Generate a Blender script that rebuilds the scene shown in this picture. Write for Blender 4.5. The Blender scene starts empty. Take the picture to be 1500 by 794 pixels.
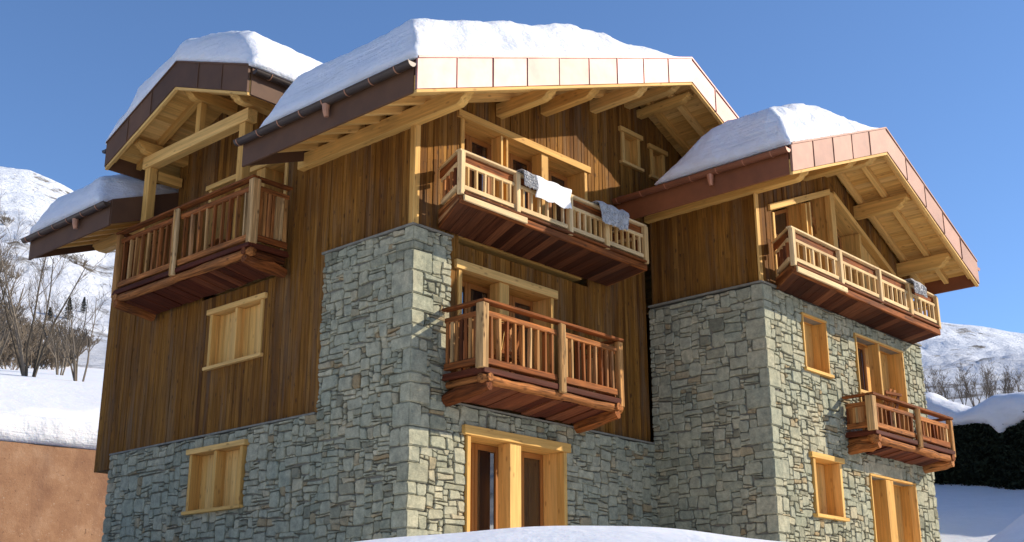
import bpy, bmesh, math, random
from mathutils import Vector, Matrix, noise
from mathutils.geometry import tessellate_polygon
R = math.radians
PI = math.pi
sc = bpy.context.scene
col = sc.collection

# ------------------------------------------------------------------ helpers
def lerp(a, b, t): return a + (b - a) * t
def clamp(x, a=0., b=1.): return max(a, min(b, x))
def sst(a, b, x):
    t = clamp((x - a) / (b - a)); return t * t * (3 - 2 * t)
def interp(tab, x):
    if x <= tab[0][0]: return tab[0][1]
    for (x0, y0), (x1, y1) in zip(tab, tab[1:]):
        if x <= x1: return y0 + (y1 - y0) * (x - x0) / (x1 - x0)
    return tab[-1][1]
def nz(x, y=0., z=0.): return noise.noise(Vector((x, y, z)))
def fbm(x, y, z=0., o=4): return noise.fractal(Vector((x, y, z)), 1.0, 2.0, o)

class MB:
    """collects faces of ONE mesh, with a grain coordinate and a tint per vertex"""
    def __init__(s, seed=1):
        s.v = []; s.f = []; s.g = []; s.t = []; s.m = []; s.r = random.Random(seed)
    def add(s, pts, faces, g=None, tint=None, mi=0):
        n = len(s.v)
        if tint is None: tint = s.r.random()
        s.v += [tuple(p) for p in pts]
        s.g += [tuple(q) for q in (g if g else pts)]
        s.t += [tint] * len(pts)
        s.f += [tuple(i + n for i in f) for f in faces]
        s.m += [mi] * len(faces)
    def hexa(s, p, tint=None, mi=0, axis=0):
        # p: 8 corners, index bits: x=1 y=2 z=4
        P = [Vector(q) for q in p]
        d = [(P[1] - P[0]).length, (P[2] - P[0]).length, (P[4] - P[0]).length]
        o = [s.r.uniform(0, 50) for _ in range(3)]
        order = {0: (0, 1, 2), 1: (1, 0, 2), 2: (2, 0, 1)}[axis]
        g = []
        for i in range(8):
            c = [d[0] * (i & 1), d[1] * ((i >> 1) & 1), d[2] * ((i >> 2) & 1)]
            g.append(tuple(c[k] + o[k] for k in order))
        s.add(P, [(0, 2, 3, 1), (4, 5, 7, 6), (0, 1, 5, 4), (2, 6, 7, 3), (0, 4, 6, 2), (1, 3, 7, 5)], g, tint, mi)
    def box(s, x0, x1, y0, y1, z0, z1, axis=0, tint=None, mi=0):
        s.hexa([(x, y, z) for z in (z0, z1) for y in (y0, y1) for x in (x0, x1)], tint, mi, axis)
    def fbox(s, F, u0, u1, d0, d1, z0, z1, axis=0, tint=None, mi=0):
        s.hexa([F(u, d, z) for z in (z0, z1) for d in (d0, d1) for u in (u0, u1)], tint, mi, axis)
    def bar(s, a, b, w, h, tint=None, mi=0, up=(0, 0, 1), jit=0.):
        a = Vector(a); b = Vector(b); t = (b - a).normalized(); up = Vector(up)
        if abs(t.dot(up)) > .98: up = Vector((1, 0, 0)) if abs(t.x) < .9 else Vector((0, 1, 0))
        sd = t.cross(up).normalized(); u2 = sd.cross(t).normalized()
        P = []
        for kz in (-.5, .5):
            for ky in (-.5, .5):
                for e in (a, b):
                    P.append(e + sd * (w * ky + s.r.uniform(-jit, jit)) + u2 * (h * kz + s.r.uniform(-jit, jit)))
        s.hexa(P, tint, mi, 0)
    def tube(s, pts, rad, n=8, tint=None, mi=0, cap=True, wob=0.):
        pts = [Vector(p) for p in pts]
        if not isinstance(rad, (list, tuple)): rad = [rad] * len(pts)
        V = []; G = []; Fc = []; L = 0; o = s.r.uniform(0, 50)
        t0 = (pts[1] - pts[0]).normalized()
        ref = Vector((0, 0, 1)) if abs(t0.z) < .9 else Vector((1, 0, 0))
        for i, p in enumerate(pts):
            t = (pts[min(i + 1, len(pts) - 1)] - pts[max(i - 1, 0)]).normalized()
            a = t.cross(ref).normalized(); b = a.cross(t).normalized()
            if i: L += (p - pts[i - 1]).length
            for k in range(n):
                an = 2 * PI * k / n
                rr = rad[i] * (1 + s.r.uniform(-wob, wob))
                V.append(p + a * math.cos(an) * rr + b * math.sin(an) * rr)
                G.append((L + o, rad[i] * math.cos(an) + o, rad[i] * math.sin(an)))
        for i in range(len(pts) - 1):
            for k in range(n):
                k2 = (k + 1) % n
                Fc.append((i * n + k, i * n + k2, (i + 1) * n + k2, (i + 1) * n + k))
        if cap:
            Fc.append(tuple(range(n))[::-1]); Fc.append(tuple((len(pts) - 1) * n + k for k in range(n)))
        s.add(V, Fc, G, tint, mi)
    def prism(s, poly, off, tint=None, mi=0, axis=0):
        """poly: list of 3D points (planar), off: extrusion vector"""
        off = Vector(off); P = [Vector(p) for p in poly]; n = len(P)
        V = P + [p + off for p in P]
        Fc = [tuple(range(n))[::-1], tuple(range(n, 2 * n))] + [(i, (i + 1) % n, n + (i + 1) % n, n + i) for i in range(n)]
        o = s.r.uniform(0, 50)
        G = []
        dirn = (P[axis + 1] - P[axis]).normalized()
        for p in V:
            q = p - P[0]; al = q.dot(dirn); pr = q - dirn * al
            G.append((al + o, pr.dot(off.normalized()) + o, pr.length))
        s.add(V, Fc, G, tint, mi)
    def build(s, name, mats, parent=None, bevel=0., smooth=False, recalc=True):
        me = bpy.data.meshes.new(name)
        me.from_pydata(s.v, [], s.f)
        if not isinstance(mats, (list, tuple)): mats = [mats]
        for m in mats: me.materials.append(m)
        me.polygons.foreach_set('material_index', s.m)
        a = me.attributes.new('gco', 'FLOAT_VECTOR', 'POINT'); a.data.foreach_set('vector', [c for q in s.g for c in q])
        a = me.attributes.new('tint', 'FLOAT', 'POINT'); a.data.foreach_set('value', s.t)
        if recalc:
            bm = bmesh.new(); bm.from_mesh(me); bmesh.ops.recalc_face_normals(bm, faces=bm.faces); bm.to_mesh(me); bm.free()
        if smooth: me.polygons.foreach_set('use_smooth', [True] * len(me.polygons))
        me.update()
        o = bpy.data.objects.new(name, me); col.objects.link(o)
        if parent: o.parent = parent
        if bevel:
            b = o.modifiers.new('edge', 'BEVEL'); b.width = bevel; b.segments = 1; b.limit_method = 'ANGLE'; b.angle_limit = R(50)
        return o
def tag(o, label, cat, group=None):
    o['label'] = label; o['category'] = cat
    if group: o['group'] = group
    return o
def empty(name, loc=(0, 0, 0), label=None, cat=None, group=None):
    o = bpy.data.objects.new(name, None); col.objects.link(o); o.location = loc
    if label: tag(o, label, cat, group)
    return o
def copy_tree(o, parent=None):
    c = o.copy(); col.objects.link(c); c.parent = parent
    for ch in list(o.children): copy_tree(ch, c)
    return c

# ------------------------------------------------------------------ materials
class NT:
    def __init__(s, name):
        s.m = bpy.data.materials.new(name); s.m.use_nodes = True
        s.n = s.m.node_tree.nodes; s.l = s.m.node_tree.links
        s.b = s.n['Principled BSDF']; s.out = s.n['Material Output']
    def new(s, t, **k):
        x = s.n.new(t)
        for a, v in k.items(): setattr(x, a, v)
        return x
    def link(s, a, b): s.l.new(a, b)
    def attr(s, n, out='Vector'):
        return s.new('ShaderNodeAttribute', attribute_name=n).outputs[out]
    def obj(s): return s.new('ShaderNodeTexCoord').outputs['Object']
    def mapping(s, src, scale=(1, 1, 1), loc=(0, 0, 0)):
        m = s.new('ShaderNodeMapping'); m.inputs['Scale'].default_value = scale; m.inputs['Location'].default_value = loc
        s.link(src, m.inputs['Vector']); return m.outputs[0]
    def noise(s, vec, scale, detail=4, rough=.5, dist=0.):
        x = s.new('ShaderNodeTexNoise'); x.inputs['Scale'].default_value = scale; x.inputs['Detail'].default_value = detail
        x.inputs['Roughness'].default_value = rough; x.inputs['Distortion'].default_value = dist
        if vec: s.link(vec, x.inputs['Vector'])
        return x.outputs['Fac']
    def ramp(s, fac, stops, interp='LINEAR'):
        x = s.new('ShaderNodeValToRGB'); e = x.color_ramp.elements; x.color_ramp.interpolation = interp
        while len(e) < len(stops): e.new(.5)
        for q, (p, c) in zip(e, stops):
            q.position = p; q.color = (*c, 1) if len(c) == 3 else c
        s.link(fac, x.inputs['Fac']); return x.outputs['Color']
    def mix(s, fac, a, b, mode='MIX'):
        x = s.new('ShaderNodeMix', data_type='RGBA', blend_type=mode)
        for i, v in ((0, fac), (6, a), (7, b)):
            if hasattr(v, 'is_linked') or hasattr(v, 'links'): s.link(v, x.inputs[i])
            else: x.inputs[i].default_value = v if i == 0 else (*v, 1)
        return x.outputs[2]
    def math(s, op, a, b=None):
        x = s.new('ShaderNodeMath', operation=op)
        for i, v in enumerate((a, b)):
            if v is None: continue
            if isinstance(v, (int, float)): x.inputs[i].default_value = v
            else: s.link(v, x.inputs[i])
        return x.outputs[0]
    def bump(s, h, strength, dist):
        x = s.new('ShaderNodeBump'); x.inputs['Strength'].default_value = strength; x.inputs['Distance'].default_value = dist
        s.link(h, x.inputs['Height']); s.link(x.outputs[0], s.b.inputs['Normal']); return x
    def col(s, c):
        if hasattr(c, 'links'): s.link(c, s.b.inputs['Base Color'])
        else: s.b.inputs['Base Color'].default_value = (*c, 1)
    def rough(s, v): s.b.inputs['Roughness'].default_value = v

def wood(name, stops, grain=(1.2, 28, 28), contrast=.55, rough=.6, knots=.5, knotcol=(.06, .025, .01), stain=.3, staincol=(.05, .03, .02), bump=.25, grey=0.):
    """planks: colour of each board from its tint, streaks along its grain, knots, weather stains"""
    t = NT(name); g = t.attr('gco'); ti = t.attr('tint', 'Fac')
    base = t.ramp(ti, stops)
    n1 = t.noise(t.mapping(g, grain), 1.0, 6, .6, .6)
    n2 = t.noise(t.mapping(g, (grain[0] * .35, grain[1] * .25, grain[2] * .25)), 1.0, 3, .5, 1.2)
    dark = t.ramp(n1, [(.3, (1 - contrast,) * 3), (.7, (1.12,) * 3)])
    c = t.mix(1.0, base, dark, 'MULTIPLY')
    d2 = t.ramp(n2, [(.3, (.72, .7, .68)), (.65, (1.1, 1.1, 1.08))])
    c = t.mix(.8, c, d2, 'MULTIPLY')
    if knots:
        v = t.new('ShaderNodeTexVoronoi', feature='F1'); v.inputs['Scale'].default_value = 1.0
        t.link(t.mapping(g, (3.0, 7., 7.)), v.inputs['Vector'])
        k = t.ramp(v.outputs['Distance'], [(.07, (1, 1, 1)), (.2, (0, 0, 0))])
        km = t.math('MULTIPLY', k, knots)
        c = t.mix(km, c, knotcol)
    if stain:
        s_ = t.noise(t.mapping(t.obj(), (.9, .9, .35)), 1.3, 5, .6)
        sm = t.ramp(s_, [(.45, (0, 0, 0)), (.75, (stain,) * 3)])
        c = t.mix(sm, c, staincol)
    if grey:
        w_ = t.noise(t.mapping(t.obj(), (2.2, 2.2, .22)), 1.6, 6, .7)
        c = t.mix(t.ramp(w_, [(.5, (0, 0, 0)), (.72, (grey,) * 3)]), c, (.17, .125, .08))
        nl = t.noise(t.mapping(t.obj(), (1, 1, 1)), 26., 2, .5)
        c = t.mix(t.ramp(nl, [(.70, (0, 0, 0)), (.75, (.75,) * 3)]), c, (.035, .018, .008))
    t.col(c); t.rough(rough + .15); t.b.inputs['Specular IOR Level'].default_value = .10
    t.bump(n1, bump, .004)
    return t.m

M = {}
M['cladding'] = wood('weathered_cladding', [(0., (.155, .060, .010)), (.3, (.235, .096, .015)), (.7, (.335, .15, .027)), (1., (.43, .205, .042))], contrast=.55, knots=.8, stain=.5, rough=.65, grey=.5)
M['spruce'] = wood('fresh_spruce', [(0., (.66, .355, .092)), (.5, (.74, .425, .12)), (1., (.80, .49, .165))], contrast=.22, knots=.5, knotcol=(.22, .09, .03), stain=0., rough=.5, bump=.1)
M['sash'] = wood('sash_wood', [(0., (.40, .165, .04)), (1., (.48, .21, .06))], contrast=.2, knots=.2, stain=0., rough=.4, bump=.08)
M['old'] = wood('old_reddish_wood', [(0., (.17, .045, .013)), (.4, (.42, .13, .032)), (.75, (.58, .22, .062)), (1., (.68, .35, .14))], contrast=.85, knots=.8, stain=.55, rough=.6, bump=.5)
M['oldpale'] = wood('old_pale_wood', [(0., (.30, .10, .026)), (.35, (.54, .22, .06)), (.7, (.70, .37, .125)), (1., (.82, .54, .25))], contrast=.7, knots=.8, stain=.45, rough=.6, bump=.4)
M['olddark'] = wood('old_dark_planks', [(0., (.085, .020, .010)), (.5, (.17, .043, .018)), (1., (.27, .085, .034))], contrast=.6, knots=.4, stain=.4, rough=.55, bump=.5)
M['under'] = wood('dark_under_boards', [(0., (.05, .014, .006)), (.6, (.10, .030, .012)), (1., (.24, .085, .034))], contrast=.6, knots=.4, stain=.4, rough=.55, bump=.5)  # darker version of the old planks, for the upper balconies' floor and underside
M['pale'] = wood('pale_railing_wood', [(0., (.64, .38, .13)), (.5, (.74, .48, .20)), (1., (.82, .60, .32))], contrast=.3, knots=.4, knotcol=(.25, .1, .03), stain=.12, rough=.55, bump=.2)

def stone_mat():
    t = NT('split_stone'); ti = t.attr('tint', 'Fac'); o = t.obj()
    base = t.ramp(ti, [(0., (.27, .25, .175)), (.22, (.375, .355, .25)), (.42, (.46, .435, .31)), (.6, (.41, .395, .29)), (.76, (.50, .46, .32)), (.88, (.49, .42, .28)), (.96, (.39, .285, .155)), (1., (.57, .525, .375))])
    n1 = t.noise(o, 9, 8, .65, .3)
    n2 = t.noise(t.mapping(o, (1, 1, 3.2)), 22, 6, .7)
    c = t.mix(1., base, t.ramp(n1, [(.3, (.60, .62, .62)), (.72, (1.25, 1.22, 1.16))]), 'MULTIPLY')
    c = t.mix(.7, c, t.ramp(n2, [(.35, (.72, .72, .72)), (.6, (1.08, 1.08, 1.08))]), 'MULTIPLY')
    n3 = t.noise(o, 1.1, 4, .6)
    c = t.mix(.75, c, t.ramp(n3, [(.35, (.75, .82, .82)), (.65, (1.06, 1.02, .96))]), 'MULTIPLY')
    t.col(c); t.rough(.92); t.b.inputs['Specular IOR Level'].default_value = .12
    h = t.math('ADD', t.noise(o, 14, 10, .7), t.math('MULTIPLY', n2, .5))
    t.bump(h, .8, .02)
    return t.m
M['stone'] = stone_mat()
def mortar_mat():
    t = NT('mortar'); o = t.obj()
    c = t.ramp(t.noise(o, 6, 6, .7), [(.3, (.15, .14, .105)), (.7, (.27, .245, .185))]); t.col(c); t.rough(.95)
    t.bump(t.noise(o, 40, 6, .7), .6, .01); return t.m
M['mortar'] = mortar_mat()
def snow_mat(name, bscale=3., bstr=.35, bdist=.08, tone=(.80, .81, .825), dirt=0.):
    t = NT(name); o = t.obj()
    n = t.noise(o, bscale, 8, .6, .2)
    c = t.ramp(t.noise(o, 1.7, 5, .6), [(.3, tuple(x * .95 for x in tone)), (.7, tone)])
    if dirt:
        dm = t.ramp(t.noise(t.mapping(o, (1, 1, 2.5)), .9, 6, .65), [(.5, (0, 0, 0)), (.75, (dirt,) * 3)])
        c = t.mix(dm, c, (.62, .60, .55))
    t.col(c); t.rough(.65); t.b.inputs['Specular IOR Level'].default_value = .25
    t.b.inputs['Subsurface Weight'].default_value = .25; t.b.inputs['Subsurface Radius'].default_value = (.06, .09, .12)
    t.b.inputs['Subsurface Scale'].default_value = .5
    lay = t.noise(t.mapping(o, (.35, .35, 9.)), 1., 4, .6, .3)
    t.bump(t.math('ADD', n, t.math('MULTIPLY', lay, .5)), bstr, bdist); return t.m
M['snow'] = snow_mat('settled_snow', 3.2, .6, .12, dirt=.4)
M['gsnow'] = snow_mat('ground_snow', 1.8, .35, .12, (.84, .85, .86))
def copper_mat(name, stops, rough, metal=1.):
    t = NT(name); ti = t.attr('tint', 'Fac'); o = t.obj()
    c = t.ramp(ti, stops)
    n = t.noise(o, 2.5, 5, .6)
    c = t.mix(.8, c, t.ramp(n, [(.3, (.72, .70, .70)), (.7, (1.1, 1.08, 1.06))]), 'MULTIPLY')
    t.col(c); t.b.inputs['Metallic'].default_value = metal; t.rough(rough)
    t.bump(t.noise(o, 1.6, 2, .5), .12, .05); return t.m
M['copper'] = copper_mat('new_copper', [(0., (.33, .165, .135)), (1., (.50, .275, .235))], .55, .33)
M['copper2'] = copper_mat('dull_copper', [(0., (.27, .13, .083)), (1., (.34, .17, .11))], .62, .2)
M['copperdark'] = copper_mat('brown_copper', [(0., (.085, .037, .014)), (1., (.14, .062, .024))], .75, .0)  # darker brown copper for roof decks, eaves and the cross gable's edge
M['gutter'] = copper_mat('dark_gutter', [(0., (.05, .036, .026)), (.7, (.07, .048, .034)), (.85, (.42, .20, .11)), (1., (.5, .25, .14))], .45, .3)
M['gutter2'] = copper_mat('red_gutter', [(0., (.20, .075, .035)), (.7, (.24, .09, .045)), (.85, (.42, .18, .10)), (1., (.5, .22, .12))], .45, .4)
M['eave2'] = copper_mat('bounce_lit_copper', [(0., (.19, .060, .020)), (1., (.25, .085, .03))], .6, .1)  # wing eave copper, with reflected light painted in as a redder tone
def glass_mat():
    t = NT('dark_glazing'); t.col((.012, .014, .016)); t.rough(.02); t.b.inputs['IOR'].default_value = 2.3
    t.bump(t.noise(t.obj(), 1.2, 1), .02, .02); return t.m
M['glass'] = glass_mat()
def plaster_mat():
    t = NT('rough_render'); o = t.obj()
    c = t.ramp(t.noise(o, 1.3, 8, .65), [(.25, (.27, .13, .065)), (.5, (.38, .20, .10)), (.75, (.50, .30, .17))])
    sp = t.ramp(t.noise(o, 16, 5, .6), [(.62, (0, 0, 0)), (.7, (.55,) * 3)]); c = t.mix(sp, c, (.55, .42, .30))
    st = t.noise(t.mapping(o, (1.6, 1.6, .25)), 1.2, 5, .65); c = t.mix(t.ramp(st, [(.5, (0, 0, 0)), (.75, (.5,) * 3)]), c, (.20, .10, .06))
    dk = t.ramp(t.noise(o, 11, 3, .5), [(.27, (.7,) * 3), (.33, (0, 0, 0))]); c = t.mix(dk, c, (.12, .06, .035))
    t.col(c); t.rough(.9); t.bump(t.noise(o, 12, 8, .7), .5, .03); return t.m
M['render'] = plaster_mat()
def bark_mat(name, c0, c1):
    t = NT(name); ti = t.attr('tint', 'Fac')
    t.col(t.ramp(ti, [(0., c0), (1., c1)])); t.rough(.85); t.b.inputs['Specular IOR Level'].default_value = .15; return t.m
M['bark'] = bark_mat('grey_bark', (.085, .068, .048), (.22, .18, .135))
M['bush'] = bark_mat('brown_twigs', (.12, .09, .06), (.26, .205, .145))
M['hedge'] = bark_mat('dark_needles', (.006, .010, .006), (.022, .032, .018))
M['fir'] = bark_mat('fir_needles', (.015, .022, .014), (.05, .06, .04))
def fleece_mat(name, c0, c1):
    t = NT(name); n = t.noise(t.obj(), 9, 5, .7); t.col(t.ramp(n, [(.3, c0), (.7, c1)])); t.rough(.95)
    t.b.inputs['Sheen Weight'].default_value = .3; t.bump(t.noise(t.obj(), 45, 3, .6), .35, .01); return t.m
M['fleece'] = fleece_mat('cream_fleece', (.80, .77, .71), (.86, .84, .79))
M['fleecegrey'] = fleece_mat('grey_fleece', (.30, .295, .285), (.44, .435, .42))
def mountain_mat():
    t = NT('mountain_snow'); o = t.obj()
    n = t.noise(t.mapping(o, (1, 1, .6)), .05, 10, .7, .3)
    m = t.ramp(n, [(.54, (0, 0, 0)), (.60, (1, 1, 1))])
    n2 = t.noise(o, .12, 8, .75)
    m2 = t.math('MULTIPLY', m, t.ramp(n2, [(.42, (0, 0, 0)), (.56, (1, 1, 1))]))
    c = t.mix(m2, (.84, .86, .90), (.17, .14, .10))
    t.col(c); t.rough(.8); t.b.inputs['Specular IOR Level'].default_value = .1
    t.bump(t.noise(o, .16, 10, .7), 1., 3.5); return t.m
M['mountain'] = mountain_mat()

# ------------------------------------------------------------------ camera
cam = bpy.data.objects.new('camera', bpy.data.cameras.new('camera')); col.objects.link(cam)
CAM = Vector((-13.55423548, -14.70655298, 0.))
rows = [Vector((0.67493969, -0.73787153, -0.00141833)), Vector((-0.22127581, -0.20423654, 0.95358505)), Vector((0.70391294, 0.64329856, 0.30112047))]
mw = Matrix.Identity(4)
for i in range(3):
    mw[i][0] = rows[0][i]; mw[i][1] = rows[1][i]; mw[i][2] = -rows[2][i]; mw[i][3] = CAM[i]
cam.matrix_world = mw
cam.data.sensor_fit = 'HORIZONTAL'; cam.data.sensor_width = 36.0; cam.data.lens = 1774.92 / 1500 * 36
cam.data.clip_start = .1; cam.data.clip_end = 5000
sc.camera = cam

# ------------------------------------------------------------------ light
W = bpy.data.worlds.new("World"); sc.world = W; W.use_nodes = True
wn = W.node_tree.nodes; bg = wn['Background']
sky = wn.new('ShaderNodeTexSky'); sky.sky_type = 'NISHITA'; sky.sun_disc = False
SUN = Vector((1.55, -1.35, 1.06)).normalized()
sky.sun_elevation = math.asin(SUN.z); sky.sun_rotation = math.atan2(SUN.x, SUN.y)
sky.altitude = 2400; sky.air_density = 1.0; sky.dust_density = 0.; sky.ozone_density = 5.
W.node_tree.links.new(sky.outputs[0], bg.inputs['Color']); bg.inputs['Strength'].default_value = .138
sl = bpy.data.lights.new('sun', 'SUN'); sl.energy = 4.0; sl.angle = R(.53); sl.color = (1., .90, .755)
so = bpy.data.objects.new('sun', sl); col.objects.link(so); so.rotation_euler = (-SUN).to_track_quat('-Z', 'Y').to_euler(); so.location = (30, -30, 40)
vs = sc.view_settings; vs.view_transform = 'Standard'; vs.look = 'None'; vs.exposure = .62; vs.gamma = 1.

# ------------------------------------------------------------------ terrain
PWA = R(63.6); PW = CAM + Vector((math.cos(PWA), math.sin(PWA), 0)) * 39.5      # a point of the retaining wall's face
WD = Vector((math.cos(PWA - PI / 2 + R(17)), math.sin(PWA - PI / 2 + R(17)), 0))  # along the wall
WN = Vector((-WD.y, WD.x, 0))                                                   # behind the wall
if WN.dot(PW - CAM) < 0: WN = -WN
RT = [(0, -1.75), (6, -1.4), (14, .1), (20, 1.0), (28.5, 1.7), (34, 3.55), (40, 5.2), (48, 6.6), (60, 8.6), (80, 13.2), (100, 17.6), (120, 21.4)]
LT = [(0, -1.75), (6, -1.4), (14, .1), (20, 1.0), (40, 6.9), (45, 9.25), (60, 12.5), (80, 16.9), (100, 21.8), (120, 26.8)]
BT = [(0, -1.75), (10, -2.6), (40, -7), (80, -12), (120, -14)]
RIDGE = [(-180, .2), (-120, .17), (-60, .16), (-20, .17), (5, .205), (15, .226), (18.9, .2385), (20.8, .2487), (22.4, .2542), (30, .275), (45, .31), (58, .335), (62, .347), (64, .366), (65.7, .3754), (66.9, .375), (72, .35), (90, .29), (130, .23), (180, .2)]
def ground(x, y):
    dx, dy = x - CAM.x, y - CAM.y; r = math.hypot(dx, dy); az = math.degrees(math.atan2(dy, dx))
    hr = interp(RT, r); hl = interp(LT, r)
    sw = (Vector((x, y, 0)) - PW).dot(WN)
    if r < 60:
        pre = interp([(0, -1.75), (6, -1.4), (14, .1), (20, 1.0), (32, 1.6), (90, 2.6)], r)
        hl = lerp(pre, hl, sst(.15, .75, sw))
    w = sst(50, 59, az) * (1 - sst(120, 150, az))
    h = lerp(hr, hl, w)
    back = max(sst(95, 135, az), sst(-12, -50, az) if az < -12 else 0.)
    h = lerp(h, interp(BT, r), clamp(back))
    # ploughed bank in front of the house, and one at the right
    e = az - 39.0
    crest = .0950 - .0132 * (abs(e) / 10.6) ** 1.7
    b = (crest * 11.5 + 1.0) * math.exp(-((r - 11.5) / 3.0) ** 2) * (1 - sst(18, 30, abs(e)))
    h = max(h, h + (b if b > 0 else 0) - (h + 1.0) * math.exp(-((r - 11.5) / 3.0) ** 2) * (1 - sst(18, 30, abs(e)))) if b > 0 else h
    e2 = az - 16.5
    t2 = math.exp(-(e2 / 6.2) ** 2 - ((r - 17) / 3.2) ** 2)
    h = lerp(h, 2.02 + .15 * nz(x * .3, y * .3), clamp(t2 * 1.02)) if h < 2.02 else h
    h += .10 * nz(x * .22, y * .22, 3.) + .035 * nz(x * .9, y * .9, 7.)
    return h
def far(x, y):
    dx, dy = x - CAM.x, y - CAM.y; r = math.hypot(dx, dy); az = math.degrees(math.atan2(dy, dx))
    e0 = ground(CAM.x + dx / r * 96, CAM.y + dy / r * 96) / 96
    er = interp(RIDGE, az)
    t = clamp((r - 96) / (620 - 96))
    el = lerp(e0, er, t ** .75)
    h = el * r
    if r > 620: h = er * 620 - (r - 620) * .12
    a = sst(96, 260, r)
    h += a * (7.5 * fbm(x * .010, y * .010, 2.) + 2.2 * fbm(x * .045, y * .045, 5.) + .9 * fbm(x * .16, y * .16, 9.)) * (1 - .55 * sst(480, 600, r))
    return h
def height(x, y):
    return ground(x, y) if math.hypot(x - CAM.x, y - CAM.y) < 97 else far(x, y)
def polar(name, r0, r1, nr, na, hf, mat, pw=1.6):
    mb = MB(); V = []
    if na is None: angs = [R(12 + .14 * k) for k in range(440)] + [R(73.6 + 2. * k) for k in range(149)]
    else: angs = [2 * PI * k / na for k in range(na)]
    na = len(angs)
    for i in range(nr + 1):
        r = r0 + (r1 - r0) * (i / nr) ** pw
        for k in range(na):
            a = angs[k]; x = CAM.x + r * math.cos(a); y = CAM.y + r * math.sin(a); V.append((x, y, hf(x, y)))
    Fc = [(i * na + k, i * na + (k + 1) % na, (i + 1) * na + (k + 1) % na, (i + 1) * na + k) for i in range(nr) for k in range(na)]
    mb.add(V, Fc)
    o = mb.build(name, mat, smooth=True, recalc=False); o['kind'] = 'structure'; return o
polar('snow_ground', .05, 97, 150, 400, ground, M['gsnow'], 1.35)
polar('mountain', 96, 900, 170, None, far, M['mountain'], 1.25)

# ------------------------------------------------------------------ the chalet
CH = empty('chalet', (0, 0, 0), 'large timber chalet on a grey stone base with copper edged roofs and carved balconies', 'chalet')
WX, WY = 6.9, -2.76                 # outer corner of the wing that stands forward
DW = -.06                           # cladding lies this much behind the stone face
F_left = lambda u, d, z: Vector((-d, u, z))
F_front = lambda u, d, z: Vector((u, -d, z))
F_wleft = lambda u, d, z: Vector((WX - d, WY + u, z))
F_wfront = lambda u, d, z: Vector((WX + u, WY - d, z))

# roof profiles: (s, z of the top surface)
MP = [(-1.5, 9.22), (6.52, 12.27), (14.4, 8.62)]
WP = [(5.84, 9.28), (10.12, 11.02), (14.5, 8.97)]
DP = [(3.24, 10.80), (5.84, 11.77), (8.44, 10.70)]
SOF = .27
def prof(P, s): return interp([P[0], P[1], P[2]], s) if P[0][0] <= s <= P[2][0] else (P[0][1] if s < P[0][0] else P[2][1])
mainz = lambda s: prof(MP, s)
NOTCH = (3.10, 7.82)

def cut_columns(edges, holes):
    """u breakpoints from board edges and hole edges"""
    b = set(edges)
    for h in holes:
        for u in h['us']: b.add(u)
    return sorted(b)
def rect(u0, u1, z0, z1): return dict(us=(u0, u1), u0=u0, u1=u1, z0=lambda u: z0, z1=lambda u: z1)
def piece(mb, F, p, q, a, b, la, lb, ha, hb, d, dd, thick, plain, off, tint, mi):
    ha = max(ha, la + .001); hb = max(hb, lb + .001)
    c = 0 if plain else .009
    ca = c if p == a else 0; cb = c if q == b else 0
    D = d + dd
    P = [F(p, D - c, la), F(p + ca, D, la), F(q - cb, D, lb), F(q, D - c, lb), F(p, D - c, ha), F(p + ca, D, ha), F(q - cb, D, hb), F(q, D - c, hb),
         F(p, d - thick, la), F(q, d - thick, lb), F(p, d - thick, ha), F(q, d - thick, hb)]
    G = [(z_, u_ + off, 0.) for z_, u_ in ((la, p), (la, p + ca), (lb, q - cb), (lb, q), (ha, p), (ha, p + ca), (hb, q - cb), (hb, q), (la, p), (lb, q), (ha, p), (hb, q))]
    mb.add(P, [(0, 1, 5, 4), (1, 2, 6, 5), (2, 3, 7, 6), (8, 10, 11, 9), (0, 4, 10, 8), (3, 9, 11, 7), (0, 8, 9, 3, 2, 1), (4, 5, 6, 7, 11, 10)], G, tint, mi)
def boards(mb, F, u0, u1, zb, zt, holes, d, thick=.045, wmin=.085, wmax=.15, breaks=(), mi=0, plain=False, seed=3):
    r = random.Random(seed)
    e = [u0]
    while e[-1] < u1 - wmax: e.append(e[-1] + (r.uniform(wmin, wmax) if not plain else 50))
    e = [x for x in e if x < u1] + [u1]
    for a, b in zip(e, e[1:]):
        tint = clamp(r.gauss(.45, .17) + .25 * nz(a * .7, seed)); dd = r.uniform(-.01, .01) if not plain else 0.; off = r.uniform(0, 60)
        cuts = [x for x in sorted({u for h in holes for u in h['us']} | set(breaks)) if a + 1e-4 < x < b - 1e-4]
        xs = [a] + cuts + [b]
        for p, q in zip(xs, xs[1:]):
            if q - p < 2e-3: continue
            m = (p + q) / 2
            segs = []; lo = (zb(p + 1e-4), zb(q - 1e-4)); hi = (zt(p + 1e-4), zt(q - 1e-4))
            for h in sorted([h for h in holes if h['u0'] - 1e-6 <= p and q <= h['u1'] + 1e-6], key=lambda h: h['z0'](m)):
                if h['z0'](m) >= (hi[0] + hi[1]) / 2: continue
                segs.append((lo, (h['z0'](p), h['z0'](q)))); lo = (max(lo[0], h['z1'](p)), max(lo[1], h['z1'](q)))
            segs.append((lo, hi))
            for (la, lb), (ha, hb) in segs:
                if ha - la < .004 and hb - lb < .004: continue
                zj = None
                if not plain and min(ha, hb) - max(la, lb) > 1.6 and r.random() < .35:
                    zj = r.uniform(max(la, lb) + .5, min(ha, hb) - .5)
                for part_ in ((0,) if zj is None else (0, 1)):
                    piece(mb, F, p, q, a, b, *((la, lb, ha, hb) if zj is None else (la, lb, zj - .0025, zj - .0025) if part_ == 0 else (zj, zj, ha, hb)), d, dd, thick, plain, off + 7 * part_, clamp(tint + (.12 * part_)), mi)
                continue

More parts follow.
